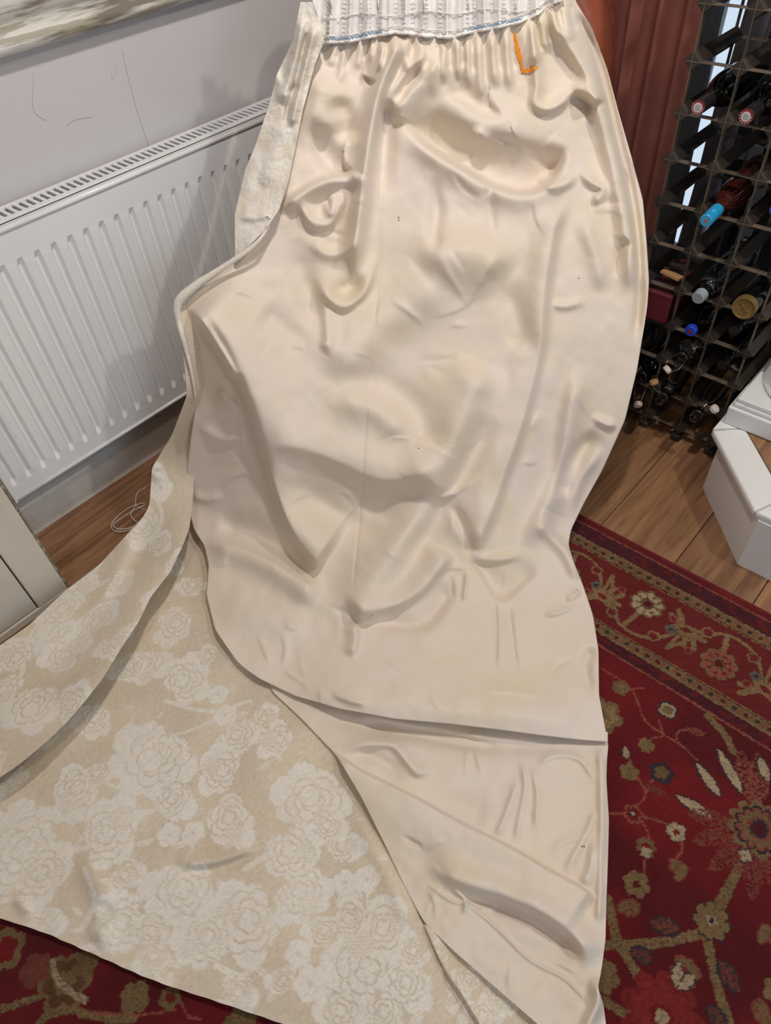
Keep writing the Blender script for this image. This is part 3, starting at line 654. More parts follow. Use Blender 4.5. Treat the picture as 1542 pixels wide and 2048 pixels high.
# field: lower left sliver
vine([(-40, 2030), (30, 2010), (85, 1990), (110, 1960), (105, 1930)], .006); vine([(60, 2075), (90, 2035), (140, 2020), (180, 2030), (230, 2040), (270, 2036)], .006)
thin([(180, 2025), (250, 2030), (300, 2028), (350, 2018)]); thin([(360, 2000), (375, 2030), (400, 2040)])
for (x, y, R, n_, cl) in ((130, 1965, .05, 6, [(1, OLV), (.8, rgb((96, 66, 40))), (.4, OLV)]), (10, 1900, .04, 5, [(1, OLV), (.6, RED)]), (270, 1995, .028, 4, [(1, OLV)]), (340, 1995, .02, 5, [(1, OLV), (.5, BRD)]), (70, 1940, .03, 5, [(1, PINK*.5)]), (170, 1930, .025, 4, [(1, OLV*.8)]), (480, 2050, .03, 5, [(1, OLV)])):
    c = fl(x, y); petals(c[0], c[1], R, n_, cl, rot=x)
vine([(105, 1925), (115, 1960), (150, 1990), (170, 2000)], .005, CRM*.8)
ia = int((pc_[0]-RX0)/step); nmir = len(gx)-ia-1
fm = (gy < RYF-.34); C[np.ix_(fm, np.arange(ia+1, ia+1+nmir))] = C[np.ix_(fm, np.arange(ia-1, ia-1-nmir, -1))]
ja = int((.02-RYN)/step); i0_ = int((-.35-RX0)/step); nj = ja-1
C[0:ja, i0_:] = C[ja+1:2*ja+1, i0_:][::-1]
C *= (1+.16*vnoise(GX*400, GY*400, 41)+.10*vnoise(GX*25, GY*25, 42))[..., None]
sp_ = np.clip(vnoise(GX*380, GY*380, 51)*.75-.05, 0, .55)[..., None]; C = C*(1-sp_)+DRED*sp_; C = np.clip(C*.76, 0.002, 1)
ny_, nx_ = GX.shape
GZ = RUGZ+.0007*vnoise(GX*300, GY*300, 44)
Vr = np.stack([GX, GY, GZ], -1).reshape(-1, 3); idx = np.arange(ny_*nx_).reshape(ny_, nx_)
Fr = np.stack([idx[:-1, :-1], idx[:-1, 1:], idx[1:, 1:], idx[1:, :-1]], -1).reshape(-1, 4)
rg = thing('rug', 'dark red Persian rug with floral field and figured border on the wooden floor', 'rug', (0, .3, 0))
o = mesh_obj('pile', Vr, Fr, M['rug'], rg, True); set_col(o, C.reshape(-1, 3))
bk = MB().box((RX0, RYN, .0008), (RX1, RYF, RUGZ-.0015)).obj('backing', mat_base('rug_binding', (104, 22, 28), .95, bump=(300, .5, .003)), rg)
MB().tube([(RX0, RYF, .0062), (RX1, RYF, .0062)], .0054, 8).obj('binding', bk.data.materials[0], rg, smooth=True)

# ------------------------------------------------------------------ the big curtain
cu = thing('curtain', 'cream damask curtain with gathered white heading tape, spread lining side up over armchair and rug', 'curtain', tuple(rf(.1, 1.0, .01)))
class TPS:
    def __init__(s, pts, vals):
        P = np.asarray(pts, float)/1000; n_ = len(P); D = np.linalg.norm(P[:, None]-P[None], axis=-1)
        K = np.where(D > 0, D*D*np.log(D+1e-12), 0)+np.eye(n_)*2e-3; A_ = np.zeros((n_+3, n_+3)); A_[:n_, :n_] = K; A_[:n_, n_] = 1; A_[:n_, n_+1:] = P; A_[n_:, :n_] = A_[:n_, n_:].T
        s.P = P; s.w = np.linalg.solve(A_, np.r_[vals, 0, 0, 0])
    def __call__(s, x, y):
        Q = np.stack([np.ravel(x), np.ravel(y)], -1)/1000; out = np.zeros(len(Q))
        for i in range(0, len(Q), 40000):
            q = Q[i:i+40000]; D = np.linalg.norm(q[:, None]-s.P[None], axis=-1)
            out[i:i+40000] = np.where(D > 0, D*D*np.log(D+1e-12), 0)@s.w[:-3]+s.w[-3]+q@s.w[-2:]
        return out.reshape(np.shape(x))
def depth_field(cps):
    P = []; v = []
    for x, y, k, val in cps:
        a, b = np.array(float(x)), np.array(float(y)); P.append((x, y)); v.append(1/float(zc_from_z(a, b, val) if k == 'z' else zc_from_f(a, b, val)))
    return TPS(P, v)
def stroke(X, Y, out, pts, amp, wp, wn, taper=.18):
    P = catmull(pts, max(12, 8*len(pts))); r = 3.0*max(wp, wn)
    m_ = (X > P[:, 0].min()-r) & (X < P[:, 0].max()+r) & (Y > P[:, 1].min()-r) & (Y < P[:, 1].max()+r)
    if not m_.any(): return
    x, y = X[m_], Y[m_]; best = np.full(x.shape, 1e18); sg = np.zeros_like(x); tt = np.zeros_like(x); n_ = len(P)-1
    for i in range(n_):
        e = P[i+1]-P[i]; L2 = e@e+1e-9; t = np.clip(((x-P[i, 0])*e[0]+(y-P[i, 1])*e[1])/L2, 0, 1)
        dx, dy = x-P[i, 0]-t*e[0], y-P[i, 1]-t*e[1]; d2 = dx*dx+dy*dy; u = d2 < best
        best = np.where(u, d2, best); sg = np.where(u, e[0]*dy-e[1]*dx, sg); tt = np.where(u, (i+t)/n_, tt)
    tp = np.clip(np.minimum(tt, 1-tt)/taper, 0, 1) if taper else np.ones_like(tt)
    tp = tp*tp*(3-2*tp); v = np.zeros_like(x)
    for w, side in ((wp, sg > 0), (wn, sg <= 0)):
        if not side.any(): continue
        if w < 13: v[side] = np.exp(-best[side]/(w*w)); continue
        # wide flank: blurred line, so the inside of a bend stays smooth; normalised to 1 on the line itself
        Lg = np.linalg.norm(np.diff(P, axis=0), axis=1).sum(); Q = catmull(pts, int(max(8, Lg/(w*.45))))
        sc_ = np.exp(-((Q[:, None]-Q[None])**2).sum(-1)/(w*w)).sum(1); cv = np.zeros(side.sum()); xs_, ys_ = x[side], y[side]
        for q in Q: cv += np.exp(-((xs_-q[0])**2+(ys_-q[1])**2)/(w*w))
        v[side] = np.minimum(cv/np.interp(tt[side], np.linspace(0, 1, len(Q)), sc_), 1.15)
    out[m_] += amp*v*tp
def interp(tab, y):
    T = np.array(sorted(tab)); return np.interp(y, T[:, 0], T[:, 1])
def smooth1(a, k=5):
    q = np.pad(a, k, mode='edge'); return np.convolve(q, np.ones(2*k+1)/(2*k+1), 'valid')
def sheet(ys, xl, xr, nc, field, strokes, noise=(.003, 90, 1), zmin=.018, wrapL=None, wrapR=None, extra=None, gain=1.0, crease=0, bottom=None, wrapB=None):
    """grid of points from the traced outline: every point has its own distance, folds push it toward or away"""
    u = np.linspace(0, 1, nc); X = xl[:, None]+(xr-xl)[:, None]*u[None]; Y = np.repeat(ys[:, None], nc, 1)
    if bottom is not None:
        bx, by, y0 = bottom; R0 = Y.copy(); y1 = ys[-1]
        for _ in range(14):
            yb = np.interp(X, bx, by); Y = np.where(R0 > y0, y0+(R0-y0)*(yb-y0)/(y1-y0), R0)
            a0 = np.interp(Y, ys, xl); X = a0+(np.interp(Y, ys, xr)-a0)*u[None]
    Z = 1/field(X, Y)
    D = np.zeros_like(X)
    for s in strokes: stroke(X, Y, D, s[0], s[1]*gain, *s[2:])
    a, L, sd = noise
    D += a*(vnoise(X/L, Y/L, sd)+.5*vnoise(X/L*2.1, Y/L*2.1, sd+1))+.22*a*vnoise(X/L*5, Y/L*4.5, sd+2)
    if crease: D += crease*((1-np.abs(vnoise(X/95+.4*Y/95, Y/120, sd+31))*3).clip(0, 1)**2+.7*(1-np.abs(vnoise(X/60-.5*Y/60, Y/75, sd+33))*3.5).clip(0, 1)**2)*np.clip(.5+1.3*vnoise(X/210, Y/210, sd+35), 0, 1)
    if extra is not None: D += extra(X, Y)
    Z = Z-D; Zs = [Z]; Xs = [X]; Ys = [Y]
    def wrap(col, sgn, spec):
        xx = []; zz = []
        for dx, dz in spec: xx.append(X[:, col]+sgn*dx); zz.append(Z[:, col]+dz)
        return np.array(xx).T, np.array(zz).T
    if wrapL: a_, b_ = wrap(0, 1, wrapL[::-1]); Xs.insert(0, a_); Zs.insert(0, b_); Ys.insert(0, np.repeat(Y[:, :1], len(wrapL), 1))
    if wrapR: a_, b_ = wrap(-1, -1, wrapR); Xs.append(a_); Zs.append(b_); Ys.append(np.repeat(Y[:, -1:], len(wrapR), 1))
    X, Y, Z = np.hstack(Xs), np.hstack(Ys), np.hstack(Zs)
    if wrapB:
        lx, ly, lz = X[-1], Y[-1], Z[-1]
        X = np.vstack([X]+[lx[None] for _ in wrapB]); Y = np.vstack([Y]+[(ly-d_)[None] for d_, _ in wrapB]); Z = np.vstack([Z]+[(lz+q_)[None] for _, q_ in wrapB])
    R_ = ray(X, Y); P = CAM+Z[..., None]*R_
    zm = zmin(X, Y) if callable(zmin) else np.full(X.shape, zmin)
    low = P[..., 2] < zm
    Zl = (zm-CAMH)/R_[..., 2]; Z = np.where(low, Zl, Z); P = CAM+Z[..., None]*R_
    nr, n2 = X.shape; idx = np.arange(nr*n2).reshape(nr, n2)
    F_ = np.stack([idx[:-1, :-1], idx[1:, :-1], idx[1:, 1:], idx[:-1, 1:]], -1).reshape(-1, 4)
    return P, F_, X, Y, Z
CURL = [(2, .004), (7, .012), (14, .03), (22, .06)]

# ---- lining (main sheet)
LEFT = [(0, 690), (60, 668), (85, 650), (130, 630), (220, 604), (300, 588), (360, 575), (420, 556), (455, 533), (500, 500), (545, 442), (580, 395), (604, 372), (650, 366), (690, 378), (740, 392), (790, 394), (870, 382), (950, 373), (1010, 375), (1060, 388), (1090, 408), (1130, 417), (1190, 412), (1260, 430), (1325, 475), (1370, 530), (1435, 600), (1510, 672), (1590, 720), (1690, 770), (1760, 803), (1842, 846), (1900, 905), (1970, 985), (2048, 1075), (2140, 1180)]
RIGHT = [(-20, 1142), (0, 1150), (60, 1186), (140, 1215), (220, 1236), (310, 1262), (400, 1286), (480, 1293), (560, 1298), (610, 1295), (650, 1289), (740, 1274), (840, 1250), (940, 1205), (1010, 1166), (1060, 1142), (1090, 1137), (1130, 1150), (1170, 1166), (1230, 1186), (1300, 1197), (1390, 1198), (1470, 1213), (1490, 1217), (1520, 1214), (1560, 1213), (1640, 1218), (1720, 1216), (1800, 1213), (1880, 1211), (1940, 1203), (1975, 1196), (2010, 1207), (2048, 1212), (2140, 1225)]
HEAD = [(625, 92), (655, 86), (700, 84), (745, 74), (790, 66), (815, 68), (850, 73), (905, 76), (940, 66), (1000, 55), (1040, 46), (1075, 30), (1095, 12), (1150, -10), (1200, -20)]   # (x, y) lower edge of the tape
CPL = [(520, 1350, 'z', .040), (680, 1405, 'z', .041), (850, 1430, 'z', .043), (1000, 1448, 'z', .043), (1150, 1465, 'z', .040), (560, -80, 'f', 1.90), (860, -80, 'f', 1.90), (1150, -80, 'f', 1.90), (640, 80, 'f', 1.85), (860, 70, 'f', 1.86), (1090, 20, 'f', 1.87), (1190, 70, 'f', 1.88),
       (600, 300, 'f', 1.74), (760, 300, 'f', 1.76), (900, 280, 'f', 1.77), (1080, 300, 'f', 1.76), (1255, 300, 'f', 1.78), (480, 500, 'f', 1.60), (700, 500, 'f', 1.64), (900, 500, 'f', 1.62), (1100, 500, 'f', 1.62), (1292, 500, 'f', 1.62),
       (370, 610, 'f', 1.52), (480, 700, 'f', 1.46), (800, 700, 'f', 1.50), (1050, 700, 'f', 1.47), (1285, 690, 'f', 1.47), (390, 800, 'f', 1.44), (600, 850, 'f', 1.35), (800, 850, 'f', 1.34), (1000, 850, 'f', 1.34), (1245, 850, 'f', 1.36),
       (375, 1000, 'z', .10), (600, 1000, 'z', .19), (800, 1000, 'z', .20), (1000, 1000, 'z', .19), (1165, 1000, 'z', .10), (415, 1150, 'z', .05), (700, 1150, 'z', .075), (900, 1150, 'z', .08), (1155, 1150, 'z', .04),
       (480, 1330, 'z', .054), (800, 1300, 'z', .05), (1197, 1300, 'z', .042), (700, 1520, 'z', .041), (1000, 1560, 'z', .041), (1215, 1500, 'z', .041), (300, 1150, 'z', .04), (400, 1500, 'z', .04)]
field_l = depth_field(CPL)
S = []   # (points, amp, width on the right-hand/below side, width on the other side)
A_ = S.append
# gathers under the tape
for x, y, L, a, w in ((672, 84, 60, .010, 9), (690, 84, 110, .012, 9), (724, 80, 130, .014, 9), (746, 76, 90, .012, 8), (764, 72, 100, .010, 8), (815, 68, 90, .012, 9), (845, 72, 120, .010, 9), (868, 76, 150, .010, 9), (888, 76, 190, .014, 9), (915, 74, 170, .014, 9), (934, 70, 140, .010, 8), (958, 64, 170, .016, 10), (985, 58, 160, .014, 10), (1012, 52, 150, .010, 9), (1045, 46, 130, .012, 9), (1062, 40, 120, .014, 9), (1082, 26, 140, .016, 10), (1105, 14, 150, .014, 10), (1128, 5, 160, .014, 10)):
    k = (x-880)/880; L *= random.uniform(.45, 1.0); a *= random.uniform(.35, 1.0); w *= random.uniform(.8, 1.3); A_(([(x, y-6), (x+k*20, y+L*.5), (x+k*60, y+L)], a, w, w, .3))
    A_(([(x+10, y-6), (x+10+k*20, y+L*.4), (x+10+k*60, y+L*.7)], -a*.5, 6, 6, .3))
A_(([(800, 66), (788, 110), (764, 165), (748, 230), (736, 300), (724, 390), (714, 470), (706, 560)], .040, 17, 15, .12))
A_(([(772, 80), (760, 120), (745, 150), (740, 160)], .020, 12, 8))
A_(([(785, 170), (772, 240), (765, 330), (760, 420)], -.018, 16, 20, .3))
A_(([(748, 110), (738, 150), (732, 175)], -.012, 14, 14, .3))
A_(([(868, 90), (820, 140), (790, 185), (775, 230)], .022, 14, 22, .25))
A_(([(905, 95), (850, 160), (800, 215), (785, 250)], .018, 12, 26, .25))
A_(([(860, 110), (815, 165), (790, 215)], -.014, 12, 10, .3))
# left puff and its pocket
A_(([(660, 130), (640, 190), (632, 240), (650, 300)], .022, 30, 50, .3))
A_(([(628, 225), (634, 280), (655, 325), (690, 345), (706, 335)], -.022, 14, 30, .25))
A_(([(668, 190), (690, 240), (700, 290)], -.014, 26, 22, .3))
A_(([(560, 425), (590, 398), (630, 372), (675, 357), (706, 352), (715, 342)], .026, 20, 9, .2))
A_(([(606, 395), (612, 430), (632, 452), (660, 446), (680, 410), (692, 370)], .018, 9, 16, .2))
A_(([(650, 400), (660, 425), (668, 380)], .010, 8, 8, .3))
A_(([(622, 470), (640, 500), (665, 510), (700, 495), (716, 450)], .012, 14, 12, .25))
A_(([(634, 545), (650, 585), (680, 612), (705, 605), (735, 570), (750, 500)], .018, 9, 22, .2))
A_(([(660, 560), (685, 585), (705, 580), (725, 545)], -.016, 14, 18, .3))
A_(([(636, 560), (650, 620), (655, 680), (640, 700)], .014, 10, 18, .25))
A_(([(600, 470), (600, 540), (625, 600), (640, 670)], -.014, 26, 26, .3))
A_(([(520, 620), (560, 650), (620, 700)], -.010, 30, 26, .3))
# big swag under the right half
A_(([(805, 228), (850, 275), (920, 320), (985, 358), (1040, 374), (1085, 362), (1112, 325), (1128, 285)], -.042, 12, 56, .2))
A_(([(800, 238), (850, 292), (915, 338), (985, 376), (1045, 392), (1095, 378), (1125, 340)], .018, 30, 9, .2))
A_(([(850, 190), (930, 235), (1010, 262), (1080, 250)], .016, 30, 44, .3))
A_(([(890, 175), (930, 195), (975, 225), (1000, 215)], -.014, 14, 30, .25))
A_(([(940, 275), (960, 270), (975, 290)], .012, 16, 12, .3))
A_(([(1070, 60), (1068, 110), (1074, 170), (1070, 205), (1095, 218), (1130, 200), (1160, 165)], .015, 10, 14, .2))
A_(([(1140, 165), (1165, 180), (1190, 195), (1196, 210)], .018, 12, 14, .3))
A_(([(1130, 195), (1165, 208), (1192, 226)], -.014, 14, 10, .3))
A_(([(1075, 350), (1100, 372), (1130, 368), (1155, 345)], .012, 10, 12, .25))
A_(([(1150, 330), (1180, 362), (1206, 378), (1196, 398), (1180, 405)], .014, 10, 14, .25))
# right border ridges
A_(([(1098, 20), (1135, 85), (1172, 145), (1196, 215), (1216, 290), (1232, 360), (1248, 440), (1258, 520), (1260, 600)], .022, 16, 22, .12))
A_(([(1150, 20), (1188, 90), (1214, 180), (1238, 280), (1262, 380), (1276, 480), (1280, 600), (1266, 700)], -.016, 9, 8, .12))
A_(([(1170, 420), (1180, 480), (1200, 540), (1195, 590)], .012, 18, 16, .3))
A_(([(1175, 600), (1130, 612), (1100, 606)], .008, 7, 9, .3))
A_(([(1262, 480), (1245, 500), (1235, 560)], -.014, 12, 10, .3))
# long seam ridge and its partner
A_(([(1132, 400), (1110, 445), (1098, 510), (1088, 575), (1082, 640), (1078, 695), (1060, 775), (1038, 855), (1012, 930), (985, 1010), (960, 1070), (938, 1114)], .030, 40, 13, .10))
A_(([(1082, 640), (1062, 740), (1035, 830), (1000, 950), (965, 1040)], -.012, 24, 20, .2))
A_(([(970, 720), (948, 770), (915, 850), (880, 930), (838, 1015), (780, 1110), (720, 1200), (702, 1236)], .034, 46, 34, .15))
A_(([(985, 820), (950, 900), (905, 980), (860, 1060), (800, 1140)], -.018, 22, 26, .2))
A_(([(868, 1000), (910, 985), (965, 945)], .008, 7, 6, .3))
# centre knees
A_(([(840, 548), (885, 515), (935, 500), (985, 515), (1030, 550)], .034, 60, 42, .25))
A_(([(865, 350), (875, 420), (870, 480), (880, 500)], -.012, 14, 14, .3))
A_(([(985, 350), (980, 420), (990, 500)], -.008, 12, 12, .3))
A_(([(905, 540), (845, 590), (770, 645), (700, 705), (655, 760)], .024, 50, 45, .25))
A_(([(690, 735), (760, 775), (830, 825), (855, 870), (850, 890)], -.024, 36, 44, .25))
A_(([(640, 830), (720, 800), (790, 840), (815, 885)], .020, 34, 30, .3))
A_(([(1000, 560), (1040, 640), (1050, 720)], -.012, 24, 28, .3))
# left diagonal fold: hanging edge with a deep gutter beside it
A_(([(378, 606), (425, 665), (472, 745), (505, 820), (528, 890), (552, 970), (582, 1050), (618, 1105), (650, 1130)], .055, 11, 75, .08))
A_(([(384, 630), (425, 682), (458, 735), (470, 762)], .022, 10, 12, .2))
A_(([(400, 625), (450, 705), (490, 800), (518, 890), (545, 980)], -.020, 14, 10, .2))
A_(([(440, 770), (452, 800), (480, 810)], .012, 10, 10, .3))
A_(([(395, 850), (440, 880), (500, 870)], .008, 8, 14, .3))
A_(([(378, 985), (410, 1000), (450, 990)], .008, 8, 12, .3))
# front swags above the floor
A_(([(525, 885), (600, 892), (680, 920), (760, 955), (830, 945), (890, 918)], .026, 22, 50, .2))
A_(([(540, 950), (620, 1000), (700, 1030), (770, 1035), (840, 1000), (870, 960)], -.030, 44, 36, .2))
A_(([(650, 985), (720, 1030), (790, 1060)], .008, 20, 16, .3))
A_(([(408, 1092), (470, 1098), (540, 1128), (600, 1165), (650, 1185)], .026, 30, 14, .2))
A_(([(430, 1050), (500, 1062), (570, 1100), (630, 1150)], -.020, 14, 26, .2))
A_(([(900, 1000), (935, 1075), (942, 1112)], -.014, 10, 14, .25))
A_(([(938, 1118), (965, 1140), (1000, 1192), (1040, 1165), (1080, 1130)], -.016, 8, 30, .2))
A_(([(940, 1118), (990, 1120), (1050, 1110)], .012, 8, 12, .3))
A_(([(1162, 720), (1140, 830), (1126, 930), (1118, 962), (1082, 1036), (1050, 1098)], .024, 18, 22, .15))
A_(([(1200, 860), (1160, 900), (1125, 960), (1128, 1000)], -.018, 14, 16, .25))
A_(([(1072, 1038), (1100, 1070), (1135, 1110), (1160, 1170)], .018, 14, 12, .2))
A_(([(1180, 830), (1215, 850), (1235, 846)], .012, 8, 10, .3))
A_(([(1210, 890), (1160, 960), (1140, 1030)], .012, 12, 12, .3))
# tent fold on the floor
A_(([(702, 1236), (735, 1222), (790, 1208), (840, 1178), (880, 1130), (900, 1100)], .030, 13, 34, .15))
A_(([(740, 1240), (800, 1252), (850, 1246), (885, 1205), (905, 1160)], -.016, 12, 22, .2))
A_(([(704, 1240), (712, 1275), (700, 1320)], .016, 16, 7, .25))
A_(([(560, 1175), (640, 1200), (700, 1240)], .010, 22, 22, .3))
A_(([(430, 1180), (520, 1230), (640, 1260)], .010, 40, 30, .3))
for p, a in (([(990, 1196), (992, 1270), (990, 1345)], -.006), ([(1018, 1205), (1026, 1280), (1036, 1350)], -.005), ([(934, 1140), (932, 1170), (926, 1210)], .007), ([(902, 1150), (905, 1200)], -.004)): A_((p, a, 4, 4, .25))
A_(([(1085, 1232), (1120, 1225), (1155, 1208)], .008, 5, 6, .3)); A_(([(1130, 1205), (1150, 1190), (1158, 1178)], .010, 6, 6, .3))
A_(([(1190, 1290), (1172, 1330), (1180, 1400)], -.012, 12, 12, .3))
# the sheet's belly overhangs the lower fold
A_(([(470, 1320), (520, 1358), (590, 1392), (680, 1418), (790, 1438), (900, 1448), (1000, 1460), (1090, 1472), (1160, 1480), (1225, 1486)], .004, 60, 90, .10))
A_(([(560, 1340), (680, 1385), (800, 1405), (950, 1415), (1100, 1430), (1180, 1440)], .016, 40, 60, .2))
A_(([(720, 1440), (800, 1456), (900, 1474), (1010, 1500)], -.012, 14, 6, .2))
A_(([(740, 1410), (700, 1400), (660, 1385)], .008, 8, 8, .3))
# lower sheet folded back over itself
A_(([(664, 1503), (716, 1541), (780, 1573), (841, 1604), (924, 1650), (1017, 1696), (1095, 1742), (1156, 1774), (1195, 1800)], .022, 80, 4, .08))
A_(([(680, 1505), (735, 1490), (785, 1492), (815, 1525), (835, 1545), (870, 1540)], .014, 8, 16, .2))
A_(([(700, 1500), (760, 1520), (810, 1560)], -.010, 14, 14, .3))
for p, a in (([(1042, 1520), (1050, 1570), (1040, 1630), (1030, 1690)], .007), ([(1062, 1530), (1074, 1590), (1070, 1660)], .006), ([(1075, 1530), (1110, 1512), (1160, 1520), (1196, 1570)], .006), ([(1192, 1620), (1170, 1670), (1125, 1752)], .006), ([(1035, 1560), (1015, 1620), (990, 1680)], .007)): A_((p, a, 6, 9, .2))
A_(([(880, 1580), (930, 1620), (980, 1640)], -.005, 30, 30, .3))
A_(([(1190, 1660), (1180, 1740), (1160, 1772)], .012, 10, 14, .3)); A_(([(1200, 1490), (1203, 1600), (1202, 1720), (1196, 1860)], .010, 8, 10, .1))
A_(([(850, 1720), (930, 1765), (1010, 1790), (1090, 1826), (1150, 1870), (1190, 1935)], .022, 18, 34, .15))
A_(([(900, 1778), (980, 1806), (1060, 1838), (1130, 1884), (1170, 1930)], -.012, 16, 14, .2))
A_(([(848, 1762), (900, 1800), (940, 1812), (1000, 1862), (1060, 1920), (1130, 1958), (1180, 2010)], .0028, 4, 4, .1))
A_(([(900, 1775), (930, 1800), (925, 1830)], .006, 5, 6, .3)); A_(([(800, 1670), (835, 1690), (838, 1692)], -.006, 5, 5, .3))
A_(([(1188, 1950), (1196, 2000), (1180, 2040), (1165, 2080)], .022, 12, 14, .2))
A_(([(762, 330), (760, 500), (752, 620), (735, 800), (722, 1000), (705, 1190)], -.0022, 2.5, 2.5, .05))
rc = random.Random(5)
for k in range(95):   # short crisp creases
    cx_, cy_ = rc.uniform(430, 1250), rc.uniform(180, 1980); an = rc.choice([rc.gauss(1.45, .35), rc.gauss(-.5, .4), rc.gauss(.35, .3)]); Lk = rc.uniform(18, 60); bd = rc.uniform(-.25, .25)
    p0 = np.array([cx_, cy_]); dv = np.array([math.cos(an), math.sin(an)]); nv = np.array([-dv[1], dv[0]])
    A_(([tuple(p0-dv*Lk), tuple(p0+nv*Lk*bd), tuple(p0+dv*Lk)], rc.choice([1, 1, -1])*rc.uniform(.0012, .0034), rc.uniform(3, 6), rc.uniform(6, 16), .4))
S_LOW = [s_ for s_ in S if max(q[1] for q in s_[0]) > 1490 and min(q[1] for q in s_[0]) > 1380]
S_LOW.append(([(620, 1425), (720, 1452), (850, 1472), (1000, 1490), (1150, 1500)], -.008, 16, 10, .2))
S = [s_ for s_ in S if not any(s_ is t_ for t_ in S_LOW)]
BEL = [(440, 1302), (470, 1322), (520, 1358), (590, 1392), (680, 1418), (790, 1438), (900, 1448), (1000, 1460), (1090, 1472), (1160, 1480), (1240, 1486)]
ys = np.arange(0, 1495, 2.7); xl = smooth1(interp(LEFT, ys), 3); xr = smooth1(interp(RIGHT, ys), 3)
xl = np.minimum(xl, xr-30)
hy = lambda x: np.interp(x, [p[0] for p in HEAD], [p[1] for p in HEAD])
P, F_, X, Y, Z = sheet(ys, xl, xr, 300, field_l, S, (.0050, 100, 3), .0165, CURL, CURL, gain=1.55, bottom=([b_[0] for b_ in BEL], [b_[1] for b_ in BEL], 1200.), wrapB=[(2, .003), (6, .007), (12, .014), (20, .020)])
# trim everything above the tape's lower edge
vc = (Y >= hy(X)-7).ravel(); keep = vc[F_].all(1); F_ = F_[keep]
used = np.zeros(P.reshape(-1, 3).shape[0], bool); used[F_.ravel()] = True; rem = np.cumsum(used)-1
lin_o = mesh_obj('lining', P.reshape(-1, 3)[used], rem[F_], M['lining'], cu, True, label='smooth cream cotton lining, creased and gathered')
LP, LX, LY = P[:-4], X[:-4], Y[:-4]
# lower lining: starts underneath the belly of the upper sheet
ysb = np.arange(1285, 2144, 2.7); xlb = smooth1(interp(LEFT, ysb), 3)+np.clip((1385-ysb)*.6, 0, 60); xrb = smooth1(interp(RIGHT, ysb), 3)-np.clip((1478-ysb)*.25, 0, 30)
low_f = depth_field([(x_, y_, 'z', z_) for x_, y_, z_ in ((480, 1290, .024), (800, 1290, .025), (1190, 1290, .024), (540, 1380, .033), (600, 1435, .033), (800, 1440, .030), (1000, 1460, .030), (1210, 1480, .028), (700, 1520, .030), (1000, 1540, .034), (1215, 1560, .032), (900, 1800, .030), (1210, 1800, .034), (1100, 2048, .034), (1215, 2048, .034), (1200, 2200, .034), (1000, 2200, .034))])
P, F2b, X, Y, Z = sheet(ysb, xlb, xrb, 240, low_f, S_LOW, (.0036, 100, 3), .016, CURL, CURL, gain=1.35)
mesh_obj('lining_lower', P.reshape(-1, 3), F2b, M['lining'], cu, True, label='lower end of the cream lining folded back over itself')
LPB, LXB, LYB = P, X, Y
def on_lining(px, py, lift=.0015):
    A3, A1, A2 = (LP, LX, LY) if py < 1400 else (LPB, LXB, LYB)
    k = np.argmin((A1[:, 4:-4]-px)**2+(A2[:, 4:-4]-py)**2); q = A3[:, 4:-4].reshape(-1, 3)[k]; d = CAM-q; return q+d/np.linalg.norm(d)*lift
# orange chalk letter L on the lining
def ribbon(pts, w0, name, mat, parent, lift=.0045, n_=26):
    Pp = catmull(pts, n_); V = []; F = []
    for i, p in enumerate(Pp):
        t = Pp[min(i+1, n_-1)]-Pp[max(i-1, 0)]; t = t/(np.linalg.norm(t)+1e-9); nn = np.array([-t[1], t[0]]); w = w0*(.55+.6*math.sin(math.pi*min(1, (i+2)/n_*1.0)))
        for s in (-1, -.33, .33, 1): V.append(on_lining(p[0]+nn[0]*w*s, p[1]+nn[1]*w*s, lift))
    for i in range(n_-1):
        for k in range(3): F.append((i*4+k, i*4+k+1, i*4+5+k, i*4+4+k))
    return V, F
V1, F1 = ribbon([(1029, 66), (1034, 92), (1041, 120), (1047, 146)], 3.6, '', None, None); V2, F2 = ribbon([(1042, 142), (1052, 142), (1064, 139), (1075, 132)], 3.8, '', None, None)
mesh_obj('chalk_letter', V1+V2, F1+[tuple(i+len(V1) for i in f) for f in F2], M['orange'], cu, True, label='orange chalk letter L')
spk = MB()
for x, y in ((797, 439), (1157, 555), (837, 897), (1165, 1692), (1168, 1694), (1155, 1181), (798, 436), (745, 1230)):
    q = on_lining(x, y, .001); spk.box(q-np.array([.0009]*3), q+np.array([.0013, .0009, .0009]))
spk.obj('burr_specks', M['cabline'], cu)

# ---- heading tape with gathers, drawcords, hooks
ys2 = np.arange(-70, 100, 2.0)
xs2l = interp([(-70, 612), (0, 625), (50, 640), (100, 650)], ys2); xs2r = interp([(-70, 1120), (0, 1130), (30, 1160), (100, 1180)], ys2)
T = []
for k, x in enumerate(np.linspace(640, 1120, 26)):
    x = x+random.uniform(-5, 5); kk = (x-880)/880*18
    T.append(([(x-kk*2, -75), (x-kk, 0), (x, 92)], (.012 if k % 2 else -.016)*random.uniform(.5, 1.2), 5.5, 5.5, 0))
tape_cp = depth_field([(x, y, 'f', f) for x, y, f in ((560, -80, 1.875), (860, -80, 1.885), (1180, -80, 1.89), (600, 0, 1.84), (860, 0, 1.855), (1150, 0, 1.865), (640, 90, 1.83), (860, 80, 1.84), (1120, 80, 1.85))])
P, F_, X, Y, Z = sheet(ys2, xs2l, xs2r, 230, tape_cp, T, (.002, 60, 13), 0.1)
vc = (Y <= hy(X)+3).ravel() & (X < 1135).ravel(); F2_ = F_[vc[F_].all(1)]
used = np.zeros(len(vc), bool); used[F2_.ravel()] = True; rem = np.cumsum(used)-1
tape = mesh_obj('heading_tape', P.reshape(-1, 3)[used], rem[F2_], M['tape'], cu, True, label='gathered white heading tape')
TP, TX, TY_ = P, X, Y
